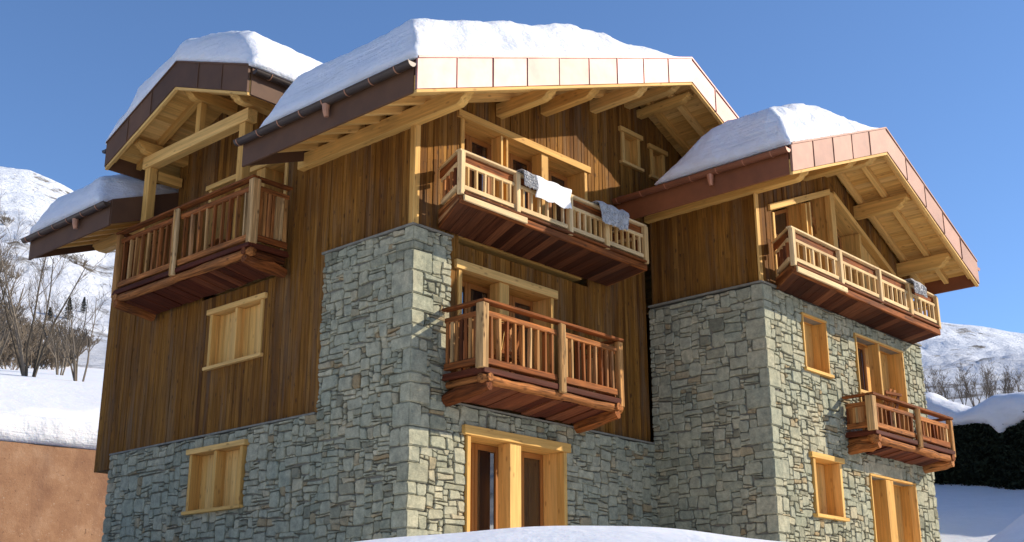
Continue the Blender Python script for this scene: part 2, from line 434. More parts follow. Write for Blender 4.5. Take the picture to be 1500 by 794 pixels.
CW, CHT = .056, .051
def stones(mb, F, u0, u1, z0, zt, holes, blocked=(), seed=5, thick=.05):
    """random rubble: stones of many sizes packed on a fine grid, each a chamfered irregular block"""
    r = random.Random(seed)
    nu = int(round((u1 - u0) / CW)); zm = max(zt(u0 + (i + .5) * CW) for i in range(nu)); nzc = int(math.ceil((zm - z0) / CHT - .2))
    cw = (u1 - u0) / nu
    free = [[True] * nzc for _ in range(nu)]
    for i in range(nu):
        u = u0 + (i + .5) * cw
        for j in range(nzc):
            z = z0 + (j + .5) * CHT
            if z > zt(u): free[i][j] = False; continue
            for h in holes:
                if h['u0'] < u < h['u1'] and h['z0'](u) < z < h['z1'](u): free[i][j] = False
            for (a, b, c, e) in blocked:
                if a < u < b and c < z < e: free[i][j] = False
    jit = {}
    def J(i, j):
        if (i, j) not in jit:
            jit[(i, j)] = (r.uniform(-.030, .030) if 0 < i < nu else 0., r.uniform(-.025, .025))
        return jit[(i, j)]
    for j in range(nzc):
        for i in range(nu):
            if not free[i][j]: continue
            k = r.random()
            if k < .16: w, h = r.randint(4, 7), r.randint(4, 7)
            elif k < .50: w, h = r.randint(4, 8), r.randint(2, 4)
            elif k < .62: w, h = r.randint(2, 3), r.randint(2, 4)
            elif k < .88: w, h = r.randint(3, 8), r.randint(1, 2)
            else: w, h = r.randint(2, 4), 1
            h = min(h, w + 1)
            ww = 0
            while ww < w and i + ww < nu and free[i + ww][j]: ww += 1
            if i + ww < nu and free[i + ww][j] and not (i + ww + 1 < nu and free[i + ww + 1][j]): ww += 1
            h = min(h, ww + (1 if ww > 2 else 0)); hh = 1
            while hh < h and j + hh < nzc and all(free[i + q][j + hh] for q in range(ww)): hh += 1
            for q in range(ww):
                for s_ in range(hh): free[i + q][j + s_] = False
            c4 = []
            for (a, b) in ((i, j), (i + ww, j), (i + ww, j + hh), (i, j + hh)):
                dx, dz = J(a, b); c4.append(Vector((u0 + a * cw + dx, z0 + b * CHT + dz)))
            cen = sum(c4, Vector((0, 0))) / 4
            gap = r.uniform(.004, .010)
            mn = min((c4[1] - c4[0]).length, (c4[3] - c4[0]).length)
            out = []
            for q in range(4):
                p = c4[q]; pv = c4[q - 1]; nx = c4[(q + 1) % 4]
                ch = mn * r.uniform(.06, .22)
                d1 = (pv - p).normalized(); d2 = (nx - p).normalized()
                ins = (d1 + d2) * gap
                out.append(p + ins + d1 * ch); out.append(p + ins + d2 * ch)
                if (nx - p).length > .2: out.append((p + nx) / 2 + (cen - (p + nx) / 2).normalized() * (gap + r.uniform(-.004, .012)))
            t = thick * r.uniform(.62, 1.12); tx = r.uniform(-.04, .04); tz = r.uniform(-.05, .05); n = len(out)
            ins2 = min(.016, mn * .2)
            def ring(k_, dep, tilt):
                L = []
                for p in out:
                    v = (cen - p); p2 = p + v.normalized() * min(k_, v.length * .5)
                    L.append(F(p2.x, dep + (tilt * ((p2.x - cen.x) * tx + (p2.y - cen.y) * tz)), p2.y))
                return L
            V = ring(-.003, -.012, 0) + ring(0, t * .62, 1) + ring(ins2, t, 1)
            Fc = [(a * n + q, a * n + (q + 1) % n, (a + 1) * n + (q + 1) % n, (a + 1) * n + q) for a in (0, 1) for q in range(n)] + [tuple(range(2 * n, 3 * n))]
            big = ww * hh > 14
            tint = r.choice((.3, .42, .5, .6)) + r.uniform(-.1, .1) if big and r.random() < .8 else r.random()
            mb.add(V, Fc, None, clamp(tint), 0)

def quoins(mb, corner, sx, sy, z0, z1, seed, prot=.055):
    """corner blocks at a vertical edge; sx, sy: directions into the two faces. Returns the blocked (length, length, za, zb)"""
    r = random.Random(seed); z = z0; out = []; alt = 0
    while z < z1 - .08:
        h = min(r.uniform(.13, .42), z1 - z)
        if z1 - z - h < .1: h = z1 - z
        a = r.uniform(.30, .52); b = r.uniform(.15, .28)
        if alt: a, b = b, a
        alt ^= 1
        bm = bmesh.new(); g = .006
        c = []
        for zz in (z + g, z + h - g):
            for yy in (-prot * r.uniform(.75, 1.1), b - g):
                for xx in (-prot * r.uniform(.75, 1.1), a - g):
                    c.append((xx, yy, zz + r.uniform(-.008, .008)))
        vs_ = [bm.verts.new((corner[0] + sx * x, corner[1] + sy * y, zz)) for x, y, zz in c]
        for f in [(0, 2, 3, 1), (4, 5, 7, 6), (0, 1, 5, 4), (2, 6, 7, 3), (0, 4, 6, 2), (1, 3, 7, 5)]: bm.faces.new([vs_[q] for q in f])
        bmesh.ops.bevel(bm, geom=list(bm.edges), offset=.018, segments=2, affect='EDGES')
        bm.verts.index_update()
        V = [v.co.copy() for v in bm.verts]
        V = [v + Vector((nz(v.x * 9, v.y * 9, v.z * 9), nz(v.x * 9, v.z * 9, 5.), 0)) * .012 for v in V]
        mb.add(V, [tuple(v.index for v in f.verts) for f in bm.faces], None, clamp(r.choice((.3, .45, .55, .62, .8)) + r.uniform(-.1, .1)), 0)
        bm.free()
        out.append((a, b, z, z + h)); z += h
    return out

# --- openings (outer size of the wooden surround)
JB = .09
def hole_of(w):
    if 'poly' in w: return w['poly']
    return rect(w['u'][0] + .03, w['u'][1] - .03, w['z'][0] + (.03 if not w.get('door') else -.2), w['z'][1] - .05)
W_left = [dict(u=(4.28, 6.17), z=(5.49, 6.77), mull=[(5.19, 5.27)], d=DW, dep=.19, panel=(0, 1)), dict(u=(4.49, 6.35), z=(2.60, 3.89), mull=[(5.40, 5.48)], d=0., dep=.19, panel=(0, 1)),
          dict(u=(3.75, 6.57), z=(7.25, 9.62), mull=[(4.55, 4.85)], d=DW, door=True)]
W_front = [dict(u=(1.26, 4.01), z=(1.3, 3.78), mull=[(2.40, 2.70)], mdep=.12, d=0., door=True, lint=.17), dict(u=(1.11, 3.82), z=(4.35, 6.78), mull=[(2.24, 2.50)], mdep=.14, d=DW, door=True, lint=.17),
           dict(u=(1.13, 4.94), z=(7.3, 9.74), mull=[(2.27, 2.33), (2.42, 2.48), (3.46, 3.67)], mdep=.14, d=DW, door=True, lint=.15),
           dict(u=(6.12, 6.85), z=(10.19, 11.06), mull=[], d=DW, dep=.2, panel=(0,)), dict(u=(7.18, 7.80), z=(10.16, 10.98), mull=[], d=DW, dep=.2, panel=(0,))]
def wl(u): return u - WX
W_wfront = [dict(u=(wl(8.30), wl(9.40)), z=(5.50, 6.74), mull=[], d=0., slim=True, dep=.3, panel=(0,)), dict(u=(wl(10.61), wl(13.04)), z=(4.35, 6.74), mull=[(wl(11.74), wl(11.82))], d=0., slim=True, door=True, rail=5.42, dep=.34, panel=(1,), mdep=.1),
            dict(u=(wl(8.27), wl(9.52)), z=(2.55, 3.83), mull=[], d=0., dep=.3, panel=(0,)), dict(u=(wl(10.73), wl(13.02)), z=(1.5, 3.66), mull=[(wl(11.50), wl(11.85))], d=0., slim=True, door=True, dep=.34, panel=(1,))]
PK = (wl(10.28), 10.02)
pz = lambda u: interp([(wl(7.52), 8.86), PK, (wl(13.19), 8.66)], u)
GAB = dict(us=(wl(7.6), PK[0], wl(13.1)), u0=wl(7.6), u1=wl(13.1), z0=lambda u: 7.2, z1=lambda u: pz(u) - .04)

H_left = [hole_of(w) for w in W_left]; H_front = [hole_of(w) for w in W_front]; H_wf = [hole_of(w) for w in W_wfront] + [GAB]
Z0 = 1.0
# --- stone
mb = MB(); q = quoins(mb, (0, 0), 1, 1, Z0, 7.12, 11)
qf = [(0, a, c, e) for a, b, c, e in q]; ql = [(0, b, c, e) for a, b, c, e in q]
zl = lambda u: 7.10 if u < 2.42 else 4.10
stones(mb, F_left, 0, 9.49, Z0, zl, H_left, ql, 21)
boards(mb, F_left, .02, 9.49, lambda u: Z0, zl, H_left, -.008, .2, plain=True, breaks=(2.42,), mi=1)
mb.fbox(F_left, -.05, 2.45, -.1, .065, 7.125, 7.165, mi=1); mb.fbox(F_left, 2.46, 9.5, -.1, .05, 4.115, 4.15, mi=1)
mb.fbox(F_left, 9.30, 9.49, -2.0, -.215, Z0, 4.1, mi=1)
mb.build('stone_wall', [M['stone'], M['mortar']], CH)
mb = MB(2); zf = lambda u: 7.10 if u < .90 else 4.10
stones(mb, F_front, 0, 6.9, Z0, zf, H_front, qf, 22)
boards(mb, F_front, .02, 6.9, lambda u: Z0, zf, H_front, -.008, .2, plain=True, breaks=(.9,), mi=1)
mb.fbox(F_front, .07, .92, -.1, .06, 7.125, 7.165, mi=1); mb.fbox(F_front, .93, 6.88, -.1, .05, 4.115, 4.15, mi=1)
mb.build('stone_wall', [M['stone'], M['mortar']], CH)
mb = MB(3); q = quoins(mb, (WX, WY), 1, 1, Z0, 7.05, 12)
qf = [(0, a, c, e) for a, b, c, e in q]; ql = [(0, b, c, e) for a, b, c, e in q]
stones(mb, F_wleft, 0, -WY, Z0, lambda u: 7.03, [], ql, 23)
boards(mb, F_wleft, .02, -WY, lambda u: Z0, lambda u: 7.03, [], -.008, .2, plain=True, mi=1)
mb.fbox(F_wleft, -.05, -WY - .01, -.1, .065, 7.055, 7.095, mi=1)
mb.build('stone_wall', [M['stone'], M['mortar']], CH)
mb = MB(4)
stones(mb, F_wfront, 0, 7.2, Z0, lambda u: 7.03, H_wf[:4], qf, 24)
boards(mb, F_wfront, .02, 7.2, lambda u: Z0, lambda u: 7.03, H_wf[:4], -.008, .2, plain=True, mi=1)
mb.fbox(F_wfront, .07, 7.22, -.1, .06, 7.055, 7.095, mi=1)
F_wright = lambda u, d, z: Vector((14.1 + d, WY + u, z))
stones(mb, F_wright, 0, 6, Z0, lambda u: 7.03, [], [], 25)
boards(mb, F_wright, 0.02, 6, lambda u: Z0, lambda u: 7.03, [], -.008, .2, plain=True, mi=1)
mb.build('stone_wall', [M['stone'], M['mortar']], CH)

# --- timber cladding
def left_top(u):
    if NOTCH[0] < u < NOTCH[1]: return prof(DP, u) - SOF - .01
    return mainz(.06) - SOF - .01
def left_bot(u): return 7.13 if u < 2.42 else (4.12 if u < 9.49 else 3.84)
mb = MB(5); boards(mb, F_left, .10, 10.3, left_bot, left_top, H_left, DW, breaks=(2.42, 9.49, NOTCH[0], NOTCH[1], DP[1][0]), seed=31)
mb.box(.11, .50, 9.50, 10.24, 3.842, 3.88, axis=1)
mb.build('timber_wall', M['cladding'], CH)
mb = MB(6)
def front_bot(u): return 7.13 if u < .9 else (4.12 if u < 6.84 else 8.2)
boards(mb, F_front, .06, 13.0, front_bot, lambda u: mainz(u) - SOF - .01, H_front, DW, breaks=(.9, 6.84, MP[1][0]), seed=32)
mb.build('timber_wall', M['cladding'], CH)
mb = MB(7); boards(mb, F_wleft, .10, 2.72, lambda u: 7.06, lambda u: prof(WP, WX + .06) - SOF - .01, [], DW, seed=33)
mb.build('timber_wall', M['cladding'], CH)
mb = MB(8); boards(mb, F_wfront, .06, 7.2, lambda u: 7.06, lambda u: prof(WP, WX + u) - SOF - .01, [GAB], DW, breaks=(WP[1][0] - WX,), seed=34)
boards(mb, F_wright, .06, 6, lambda u: 7.06, lambda u: 8.8, [], DW, seed=35)
mb.build('timber_wall', M['cladding'], CH)
mb = MB(9); F_back = lambda u, d, z: Vector((u, 10.3 + d, z))
boards(mb, F_back, .1, 13.0, lambda u: 3.84, lambda u: mainz(u) - SOF - .01, [], -.01, seed=36, breaks=(MP[1][0],))
F_mright = lambda u, d, z: Vector((13.0 + d, u, z))
boards(mb, F_mright, 0, 10.3, lambda u: 1.0, lambda u: mainz(13.) - SOF - .01, [], -.01, seed=37)
mb.build('timber_wall', M['cladding'], CH)
mb = MB(10)
mb.box(-.0, .13, .012, .055, 7.17, mainz(.06) - .72, axis=2, tint=.6); mb.box(.012, .055, .06, .16, 7.17, mainz(.06) - .72, axis=2, tint=.1)
mb.build('corner_board', M['spruce'], CH, .006); mb = MB(11)
mb.box(WX, WX + .12, WY + .012, WY + .055, 7.10, prof(WP, WX) - .72, axis=2, tint=.7)
mb.build('corner_board', M['spruce'], CH, .006)

# --- windows and doors
DEP = .50
def opening(F, w, seed):
    r = random.Random(seed); (u0, u1), (z0, z1), d = w['u'], w['z'], w['d']; DEP = w.get('dep', .5)
    slim = w.get('slim'); door = w.get('door'); lint = w.get('lint', .11)
    jw = .05 if slim else JB; pr = .02 if slim else .035
    pj = d + pr + (.05 if d == 0 else .0)
    mb = MB(seed)
    zb = z0 + (0 if door else .07); ztj = z1 - (lint if not slim else .05)
    mb.fbox(F, u0 + .04, u0 + .04 + jw, d - .10, pj, zb, ztj, 2); mb.fbox(F, u1 - .04 - jw, u1 - .04, d - .10, pj, zb, ztj, 2)
    ex = 0.03 if slim else -.05
    mb.fbox(F, u0 + ex, u1 - ex, d - .10, pj + (.035 if not slim else .008), ztj + .003, z1, 0)
    for a, b in w['mull']:
        mb.fbox(F, a, b, d - .10, pj - .012, zb + .002, ztj - .002, 2)
    if w.get('rail'): mb.fbox(F, u0 + .04 + jw + .002, u1 - .04 - jw - .002, d - .06, pj - .02, w['rail'], w['rail'] + .07, 0)
    win = mb.build('window' if not (door and w['z'][0] < 5 or w['z'][0] > 7 and door) else 'glazed_door', M['spruce'], CH, .006)
    if not door:
        mb = MB(seed + 1); mb.fbox(F, u0 - .03, u1 + .03, d - .10, pj + .05, z0 - .0, z0 + .067, 0); mb.build('sill', M['spruce'], win, .006)
    # deep boarded reveal
    mb = MB(seed + 2); iu0, iu1, iz0, iz1 = u0 + .04 + jw, u1 - .04 - jw, zb, ztj
    D1 = d - .102; D0 = d - DEP; panel = w.get('panel', ())
    mb.fbox(F, iu0 - .04, iu0 - .002, D0, D1, iz0, iz1, 2); mb.fbox(F, iu1 + .002, iu1 + .04, D0, D1, iz0, iz1, 2)
    mb.fbox(F, iu0, iu1, D0, D1, iz1 + .002, iz1 + .04, 0); mb.fbox(F, iu0, iu1, D0, D1, iz0 - .04, iz0 - .002, 0)
    md = w.get('mdep'); DM = D0 if md is None else d - .10 - md
    for a, b in w['mull']:
        mb.fbox(F, a + .01, b - .01, DM, D1, iz0 + .002, iz1 - .002, 2)
    mb.build('reveal', M['spruce'], win)
    # sashes with panes at the back of the reveal
    ed = [iu0] + [x for a, b in w['mull'] for x in (a + .01, b - .01)] + [iu1]
    if md is not None and not panel:
        n_ = max(2, int(round((iu1 - iu0) / .62))); ed = [x for k in range(n_) for x in (lerp(iu0, iu1, k / n_), lerp(iu0, iu1, (k + 1) / n_) - .001)]
    for bi, (a, b) in enumerate(zip(ed[::2], ed[1::2])):
        if b - a < .15: continue
        if bi in panel:      # closed inner shutter of fresh planks in a frame
            sh = MB(seed + 6 + bi); n = max(2, int((b - a) / .17))
            for k in range(n): sh.fbox(F, lerp(a, b, k / n) + .001, lerp(a, b, (k + 1) / n) - .002, D0 + .005, D0 + .03 + .003 * (k % 2), iz0 + .002, iz1 - .002, 2)
            sh.build('shutter', M['spruce'], win, .003); continue
        sb = MB(seed + 4); pn = MB(seed + 5); t = .075
        n = 2 if (door and b - a > .8) else 1
        for k in range(n):
            p, q_ = lerp(a, b, k / n), lerp(a, b, (k + 1) / n)
            d0, d1 = D0 + .01, D0 + .075
            sb.fbox(F, p + .004, p + t, d0, d1, iz0 + .003, iz1 - .003, 2); sb.fbox(F, q_ - t, q_ - .004, d0, d1, iz0 + .003, iz1 - .003, 2)
            sb.fbox(F, p + t + .002, q_ - t - .002, d0, d1, iz1 - t - .03, iz1 - .003, 0); sb.fbox(F, p + t + .002, q_ - t - .002, d0, d1, iz0 + .003, iz0 + t + .04, 0)
            pn.fbox(F, p + t - .01, q_ - t + .01, d0 + .02, d0 + .035, iz0 + t + .03, iz1 - t - .02)
        sb.build('sash', M['sash'], win, .005); pn.build('pane', M['glass'], win)
for i, w in enumerate(W_left): opening(F_left, w, 100 + 10 * i)
for i, w in enumerate(W_front): opening(F_front, w, 200 + 10 * i)
for i, w in enumerate(W_wfront): opening(F_wfront, w, 300 + 10 * i)
# the gabled opening of the wing
F = F_wfront; d = DW
mb = MB(401)
ua, ub = wl(7.52), wl(13.19)
for (p, q_) in (((ua - .06, pz(ua)), (PK[0] - .10, pz(PK[0] - .10))), ((PK[0] + .10, pz(PK[0] + .10)), (ub + .02, pz(ub)))):
    mb.hexa([F(u, dd, z + dz) for dz in (-.10, .04) for dd in (d - .1, d + .06) for (u, z) in (p, q_)], .6)
mb.fbox(F, PK[0] - .10, PK[0] + .10, d - .1, d + .045, 7.2, PK[1] - .06, 2, .7)
for a, b in ((wl(7.60), wl(7.68)), (wl(9.03), wl(9.09)), (wl(9.21), wl(9.27)), (wl(11.50), wl(11.58))):
    m = (a + b) / 2; mb.fbox(F, a, b, d - .10, d + .03, 7.2, pz(m) - .14, 2)
win = mb.build('gable_glazing', M['spruce'], CH, .006)
mb = MB(402); D1 = d - .102; D0 = d - .5
for a, b in ((wl(7.60), wl(7.64)), (wl(9.09), wl(9.13)), (wl(9.2), wl(9.24)), (PK[0] - .05, PK[0] + .05), (wl(11.51), wl(11.57)), (wl(13.06), wl(13.10))):
    m = (a + b) / 2; mb.fbox(F, a, b, D0, D1, 7.2, pz(m) - .12, 2)
for (p, q_) in (((ua, pz(ua)), PK), (PK, (ub, pz(ub)))):
    mb.hexa([F(u, dd, z + dz) for dz in (-.10, -.05) for dd in (D0, D1) for (u, z) in (p, q_)], .6)
mb.build('reveal', M['spruce'], win)
sb = MB(403); pn = MB(404)
sh = MB(406)
for k in range(9):
    a, b = lerp(wl(11.60), wl(13.06), k / 9), lerp(wl(11.60), wl(13.06), (k + 1) / 9) - .002
    sh.hexa([F(u, dd, z) for zi in (0, 1) for dd in (D1 - .02, D1) for u in (a, b) for z in ((7.22,) if zi == 0 else (pz(u) - .13,))], None, 0, 2)
sh.build('shutter', M['spruce'], win)
for a, b in ((wl(7.64), wl(9.09)), (wl(9.24), PK[0] - .05), (PK[0] + .05, wl(11.51))):
    t = .07; d0, d1 = D0 + .01, D0 + .07
    for p, q_ in ((a, a + t), (b - t, b)):
        zz = min(pz(p), pz(q_)) - .14; sb.fbox(F, p, q_, d0, d1, 7.25, zz, 2)
    sb.hexa([F(u, dd, pz(u) - .14 + dz) for dz in (-.09, 0) for dd in (d0, d1) for u in (a + t, b - t)], .5)
    sb.fbox(F, a + t, b - t, d0, d1, 8.55, 8.63, 0) if b < wl(12) else None
    P = [F(a + .04, d0 + .02, 7.25), F(b - .04, d0 + .02, 7.25), F(b - .04, d0 + .02, pz(b - .04) - .18), F(a + .04, d0 + .02, pz(a + .04) - .18)]
    pn.prism(P, F(0, .015, 0) - F(0, 0, 0))
def arch(F, a, b, zt, rise, d, parent, seed):
    m = MB(seed); n = 10
    for k in range(n):
        u0_, u1_ = lerp(a, b, k / n), lerp(a, b, (k + 1) / n)
        h = lambda u: zt(u) - .02 - rise * (1 - math.sqrt(max(0., 1 - ((2 * (u - a) / (b - a)) - 1) ** 2))) - .05
        m.hexa([F(u, dd, z) for zi in (0, 1) for dd in (d, d + .04) for u in (u0_, u1_) for z in ((h(u),) if zi == 0 else (zt(u),))], .6)
    m.build('arch_head', M['sash'], parent)
arch(F, wl(9.28), PK[0] - .06, lambda u: 9.42, .30, D0 + .09, win, 408)
sb.build('sash', M['sash'], win, .005); pn.build('pane', M['glass'], win)
# bare concrete lintel over the wing's ground floor door
mb = MB(405); mb.fbox(F, wl(10.76), wl(12.35), .0, .062, 3.665, 3.93); mb.build('lintel', M['render_grey'] if 'render_grey' in M else M['stone'], CH, .01)

# ------------------------------------------------------------------ roofs
def gable_roof(name, G, P, v0, v1, purlins, front, seed, notch=None, rafter_step=.60, barge_mat='copper', eave_mat='copperdark', left_gut=None, right_gut=False, name_g=0, funnel=()):
    """G(s, v, z) -> point. P profile of the top surface, v0 the front (gable) end"""
    root = MB(seed)
    pieces = [(P[0], P[1], 0), (P[1], P[2], 1)]
    def slab(mb, a, b, va, vb, t0, t1, tint=None, mi=0, axis=0):
        mb.hexa([G(s, v, z - t) for t in (t1, t0) for v in (va, vb) for (s, z) in (a, b)], tint, mi, axis)
    def at(i, s): 
        (s0, z0), (s1, z1) = P[i], P[i + 1]; return (s, z0 + (z1 - z0) * (s - s0) / (s1 - s0))
    rng = random.Random(seed)
    # deck with soffit boards
    for a, b, i in pieces:
        regs = [(a, b, v0 + .06, v1 - .06)]
        if notch and i == 0:
            n0, n1, ns = notch
            regs = [(at(0, ns), b, v0 + .06, v1 - .06), (a, at(0, ns), v0 + .06, n0), (a, at(0, ns), n1, v1 - .06)]
        for (pa, pb, va, vb) in regs:
            slab(root, pa, pb, va, vb, .0, .14, .5, 0)
            w = .135; n = max(1, int((pb[0] - pa[0]) / w))
            for k in range(n):
                s0 = lerp(pa[0], pb[0], k / n); s1 = lerp(pa[0], pb[0], (k + 1) / n) - .006
                slab(root, at(i, s0), at(i, s1), va, vb, .142, SOF, None, 1, 1)
    ro = root.build(name, [M['copperdark'], M['spruce']], CH)
    # rafters
    v = v0 + .14; k = 0
    while v < v1 - .1:
        for a, b, i in pieces:
            over = v < front - .02 or v > v1 - 1.2
            if not (i == 0 or over): continue
            lo = a if i == 0 else (b if over else b)
            if i == 0:
                s_lo = a[0] + .05
                if notch and notch[0] - .06 < v < notch[1] + .06: s_lo = None
                s_hi = b[0] - .02 if over else (a[0] + 2.6)
            else: s_lo, s_hi = a[0] + .02, b[0] - .05
            if s_lo is None: continue
            rb = MB(seed + 100 + k); k += 1
            rb.hexa([G(s, vv, at(i, s)[1] - t) for t in (SOF + .15, SOF + .002) for vv in (v - .06, v + .06) for s in (s_lo, s_hi)])
            rb.build('rafter', M['spruce'], ro, .006)
        v += rafter_step
    # purlins with shaped ends
    for j, (s, va, vb, wid, hgt) in enumerate(purlins):
        i = 0 if s <= P[1][0] else 1
        zt = at(i, s)[1] - SOF - .155
        pb_ = MB(seed + 300 + j); zb = zt - hgt
        prof_ = [(vb, zt), (va, zt), (va, zt - hgt * .35), (va + .06, zt - hgt * .42), (va + .08, zt - hgt * .60), (va + .15, zt - hgt * .70), (va + .19, zt - hgt * .88), (va + .28, zb), (vb, zb)]
        poly = [G(s - wid / 2, v_, z_) for v_, z_ in prof_]
        pb_.prism(poly, G(s + wid / 2, 0, 0) - G(s - wid / 2, 0, 0))
        pb_.build('purlin', M['spruce'], ro, .008)
    # barge boards: copper panels with a wooden lath below
    BH = .56
    pan = MB(seed + 400); lath = MB(seed + 401); backb = MB(seed + 402)
    for a, b, i in pieces:
        L = b[0] - a[0]; n = max(2, int(round(L / .86)))
        for k in range(n):
            s0 = a[0] + L * k / n + (.004 if k else 0); s1 = a[0] + L * (k + 1) / n - (.004 if k < n - 1 else 0)
            o1, o2 = rng.uniform(0, .010), rng.uniform(0, .010)
            p0, p1 = at(i, s0), at(i, s1)
            pan.hexa([G(s, v0 - o_, z - t) for t in (BH - .02, -.02) for o_, vv in ((-.03, 0), (None, 0)) for s, z, o_ in ((p0[0], p0[1], .03 if o_ is None else -.02), (p1[0], p1[1], .03 + o1 if o_ is None else -.02))])
        for k in range(1, n):
            p = at(i, a[0] + L * k / n)
            pan.hexa([G(p[0] + du + (.05 if t > 0 else 0) * (0), v0 - dv, p[1] - t) for t in (BH - .02, -.01) for dv in (.028, .052) for du in (-.006, .006)], .5)
        # folded rim along the top edge
        pan.hexa([G(s, v0 + dv, z + t) for t in (.01, .045) for dv in (-.055, .05) for s, z in (a, b)], .6)
        lath.hexa([G(s, v0 + dv, z - t) for t in (BH + .045, BH - .015) for dv in (-.015, .06) for s, z in (a, b)], .9)
        lath.hexa([G(s, v0 + dv, z - t) for t in (BH - .02, SOF + .01) for dv in (.03, .085) for s, z in (a, b)], .7)
    pan.build('barge_board', M[barge_mat], ro); lath.build('barge_lath', M['spruce'], ro, .005)
    # back verge
    vb = MB(seed + 405)
    for a, b, i in pieces: vb.hexa([G(s, v1 + dv, z - t) for t in (BH, -.03) for dv in (-.05, .0) for s, z in (a, b)], .5)
    vb.build('verge_board', M['copperdark'], ro)
    # eave boards
    for side, p in ((0, P[0]), (1, P[2])):
        sgn = -1 if side == 0 else 1
        segs = [(v0 + .05, v1)] if not (notch and side == 0) else [(v0 + .05, notch[0]), (notch[1], v1)]
        for va, vb_ in segs:
            ev = MB(seed + 410 + int(va))
            for kz in (0, 1):
                ev.hexa([G(p[0] + ds * sgn, v, z_) for z_ in ((p[1] - BH - .02, p[1] - .14) if kz == 0 else (p[1] - .14, p[1] - .02)) for v in (va, vb_) for ds in ((-.03, .02) if kz == 0 else (-.03, .028))], .5)
            ev.build('eave_board', M[eave_mat], ro, .004)
    if notch:
        n0, n1, ns = notch
        for vv, sg in ((n0, 1), (n1, -1)):
            ev = MB(seed + 415)
            a_, b_ = P[0], at(0, ns)
            ev.hexa([G(s, vv + dv * sg, z - t) for t in (BH, .0) for dv in (.0, .03) for s, z in ((a_[0], a_[1]), b_)], .3)
            ev.build('cheek_board', M[eave_mat], ro, .004)
    # gutters
    for side, segs in ((0, left_gut), (1, right_gut)):
        if not segs: continue
        p = P[0] if side == 0 else P[2]; sgn = -1 if side == 0 else 1
        for va, vb_ in segs:
            gm = MB(seed + 420); rad = .085; cz = p[1] - .10; cs = p[0] + sgn * (.03 + rad)
            nseg = 12; V = []; Fc = []
            for rr in (rad, rad - .012):
                for v in (va, vb_):
                    for k in range(nseg + 1):
                        an = PI + PI * k / nseg
                        V.append(G(cs + math.cos(an) * rr, v, cz + math.sin(an) * rr))
            m = nseg + 1
            for k in range(nseg):
                Fc += [(k, k + 1, m + k + 1, m + k), (2 * m + k, 3 * m + k, 3 * m + k + 1, 2 * m + k + 1)]
            Fc += [(0, m, 3 * m, 2 * m), (nseg, 2 * m + nseg, 3 * m + nseg, m + nseg)]
            Fc += [tuple(range(0, m)), tuple(range(m, 2 * m))]
            gm.add(V, Fc, None, .4)
            gm.tube([G(cs + sgn * rad, va, cz), G(cs + sgn * rad, vb_, cz)], .012, 6, .6)
            v = va + .35
            while v < vb_:
                pts = [G(cs + math.cos(PI + PI * k / 8) * (rad + .008), v, cz + math.sin(PI + PI * k / 8) * (rad + .008)) for k in range(9)]
                for a_, b_ in zip(pts, pts[1:]): gm.bar(a_, b_, .022, .008, .9)
                v += .62
            for fv in funnel:
                if va < fv < vb_:
                    gm.tube([G(cs, fv, cz - rad + .02), G(cs, fv, cz - rad - .10), G(cs - sgn * .02, fv, cz - rad - .2)], [.075, .06, .045], 10, .95)
            gm.build('gutter', M['gutter' if name_g == 0 else 'gutter2'], ro)
    return ro

Gm = lambda s, v, z: Vector((s, v, z))
mp = [(0.0, -1.38, 3.3, .20, .30), (2.25, -1.38, .4, .20, .26), (3.57, -1.38, .4, .20, .26), (5.19, -1.38, .4, .20, .26), (6.42, -1.38, .4, .2, .20), (6.86, -1.36, .4, .18, .18), (9.6, -1.38, .4, .2, .26)]
roof1 = gable_roof('roof', Gm, MP, -1.6, 11.35, mp, 0., 1000, notch=(NOTCH[0], NOTCH[1], .26), left_gut=[(-1.62, 3.16), (NOTCH[1] - .02, 11.45)], funnel=(.55, 9.1))
mb = MB(1500); zt = mainz(0) - SOF - .155
poly = [(7.9, zt), (11.15, zt), (11.15, zt - .1), (11.07, zt - .14), (11.0, zt - .22), (10.9, zt - .26), (10.82, zt - .30), (7.9, zt - .30)]
mb.prism([(-.1, v, z) for v, z in poly], (.2, 0, 0)); mb.build('purlin', M['spruce'], roof1, .008)
wp = [(6.9 + .02, -4.0, .0, .20, .30), (9.11, -4.0, -2.6, .2, .26), (10.12, -4.0, -2.6, .2, .28), (11.5, -4.0, -2.6, .2, .30), (13.5, -4.0, -2.6, .2, .30)]
roof2 = gable_roof('roof', Gm, WP, -4.2, -.02, wp, WY, 2000, left_gut=[(-4.22, -.04)], right_gut=[(-4.22, -.05)], funnel=(-2.45,), barge_mat='copper2', eave_mat='eave2', name_g=1)
Gd = lambda s, v, z: Vector((v, s, z))
dp = [(4.14, -1.2, .3, .2, .24), (5.84, -1.2, .3, .2, .26), (7.60, -1.2, .3, .2, .24)]
roof3 = gable_roof('roof', Gd, DP, -1.4, 4.6, dp, 0., 3000, left_gut=[(-1.36, .9)], right_gut=[(-1.42, .4)], barge_mat='copperdark', rafter_step=.62)
# posts and tie beam that carry the cross gable
for y in (4.20, 7.66):
    mb = MB(int(y * 100)); mb.box(-.83, -.64, y - .10, y + .10, 7.3, 10.10, axis=2); mb.build('post', M['spruce'], CH, .008)
mb = MB(3600); mb.box(-.85, -.62, 4.0, 7.86, 10.11, 10.38, axis=1, tint=.8); tb = mb.build('tie_beam', M['spruce'], CH, .008)
mb = MB(3601); mb.box(-.81, -.67, 5.78, 5.94, 10.382, prof(DP, 5.84) - SOF - .155 - .27, axis=2); mb.build('king_post', M['spruce'], CH, .006)
mb = MB(3602); mb.box(-.60, .0, 7.58, 7.76, 9.86, 10.07, axis=0); mb.build('side_beam', M['spruce'], CH, .008)

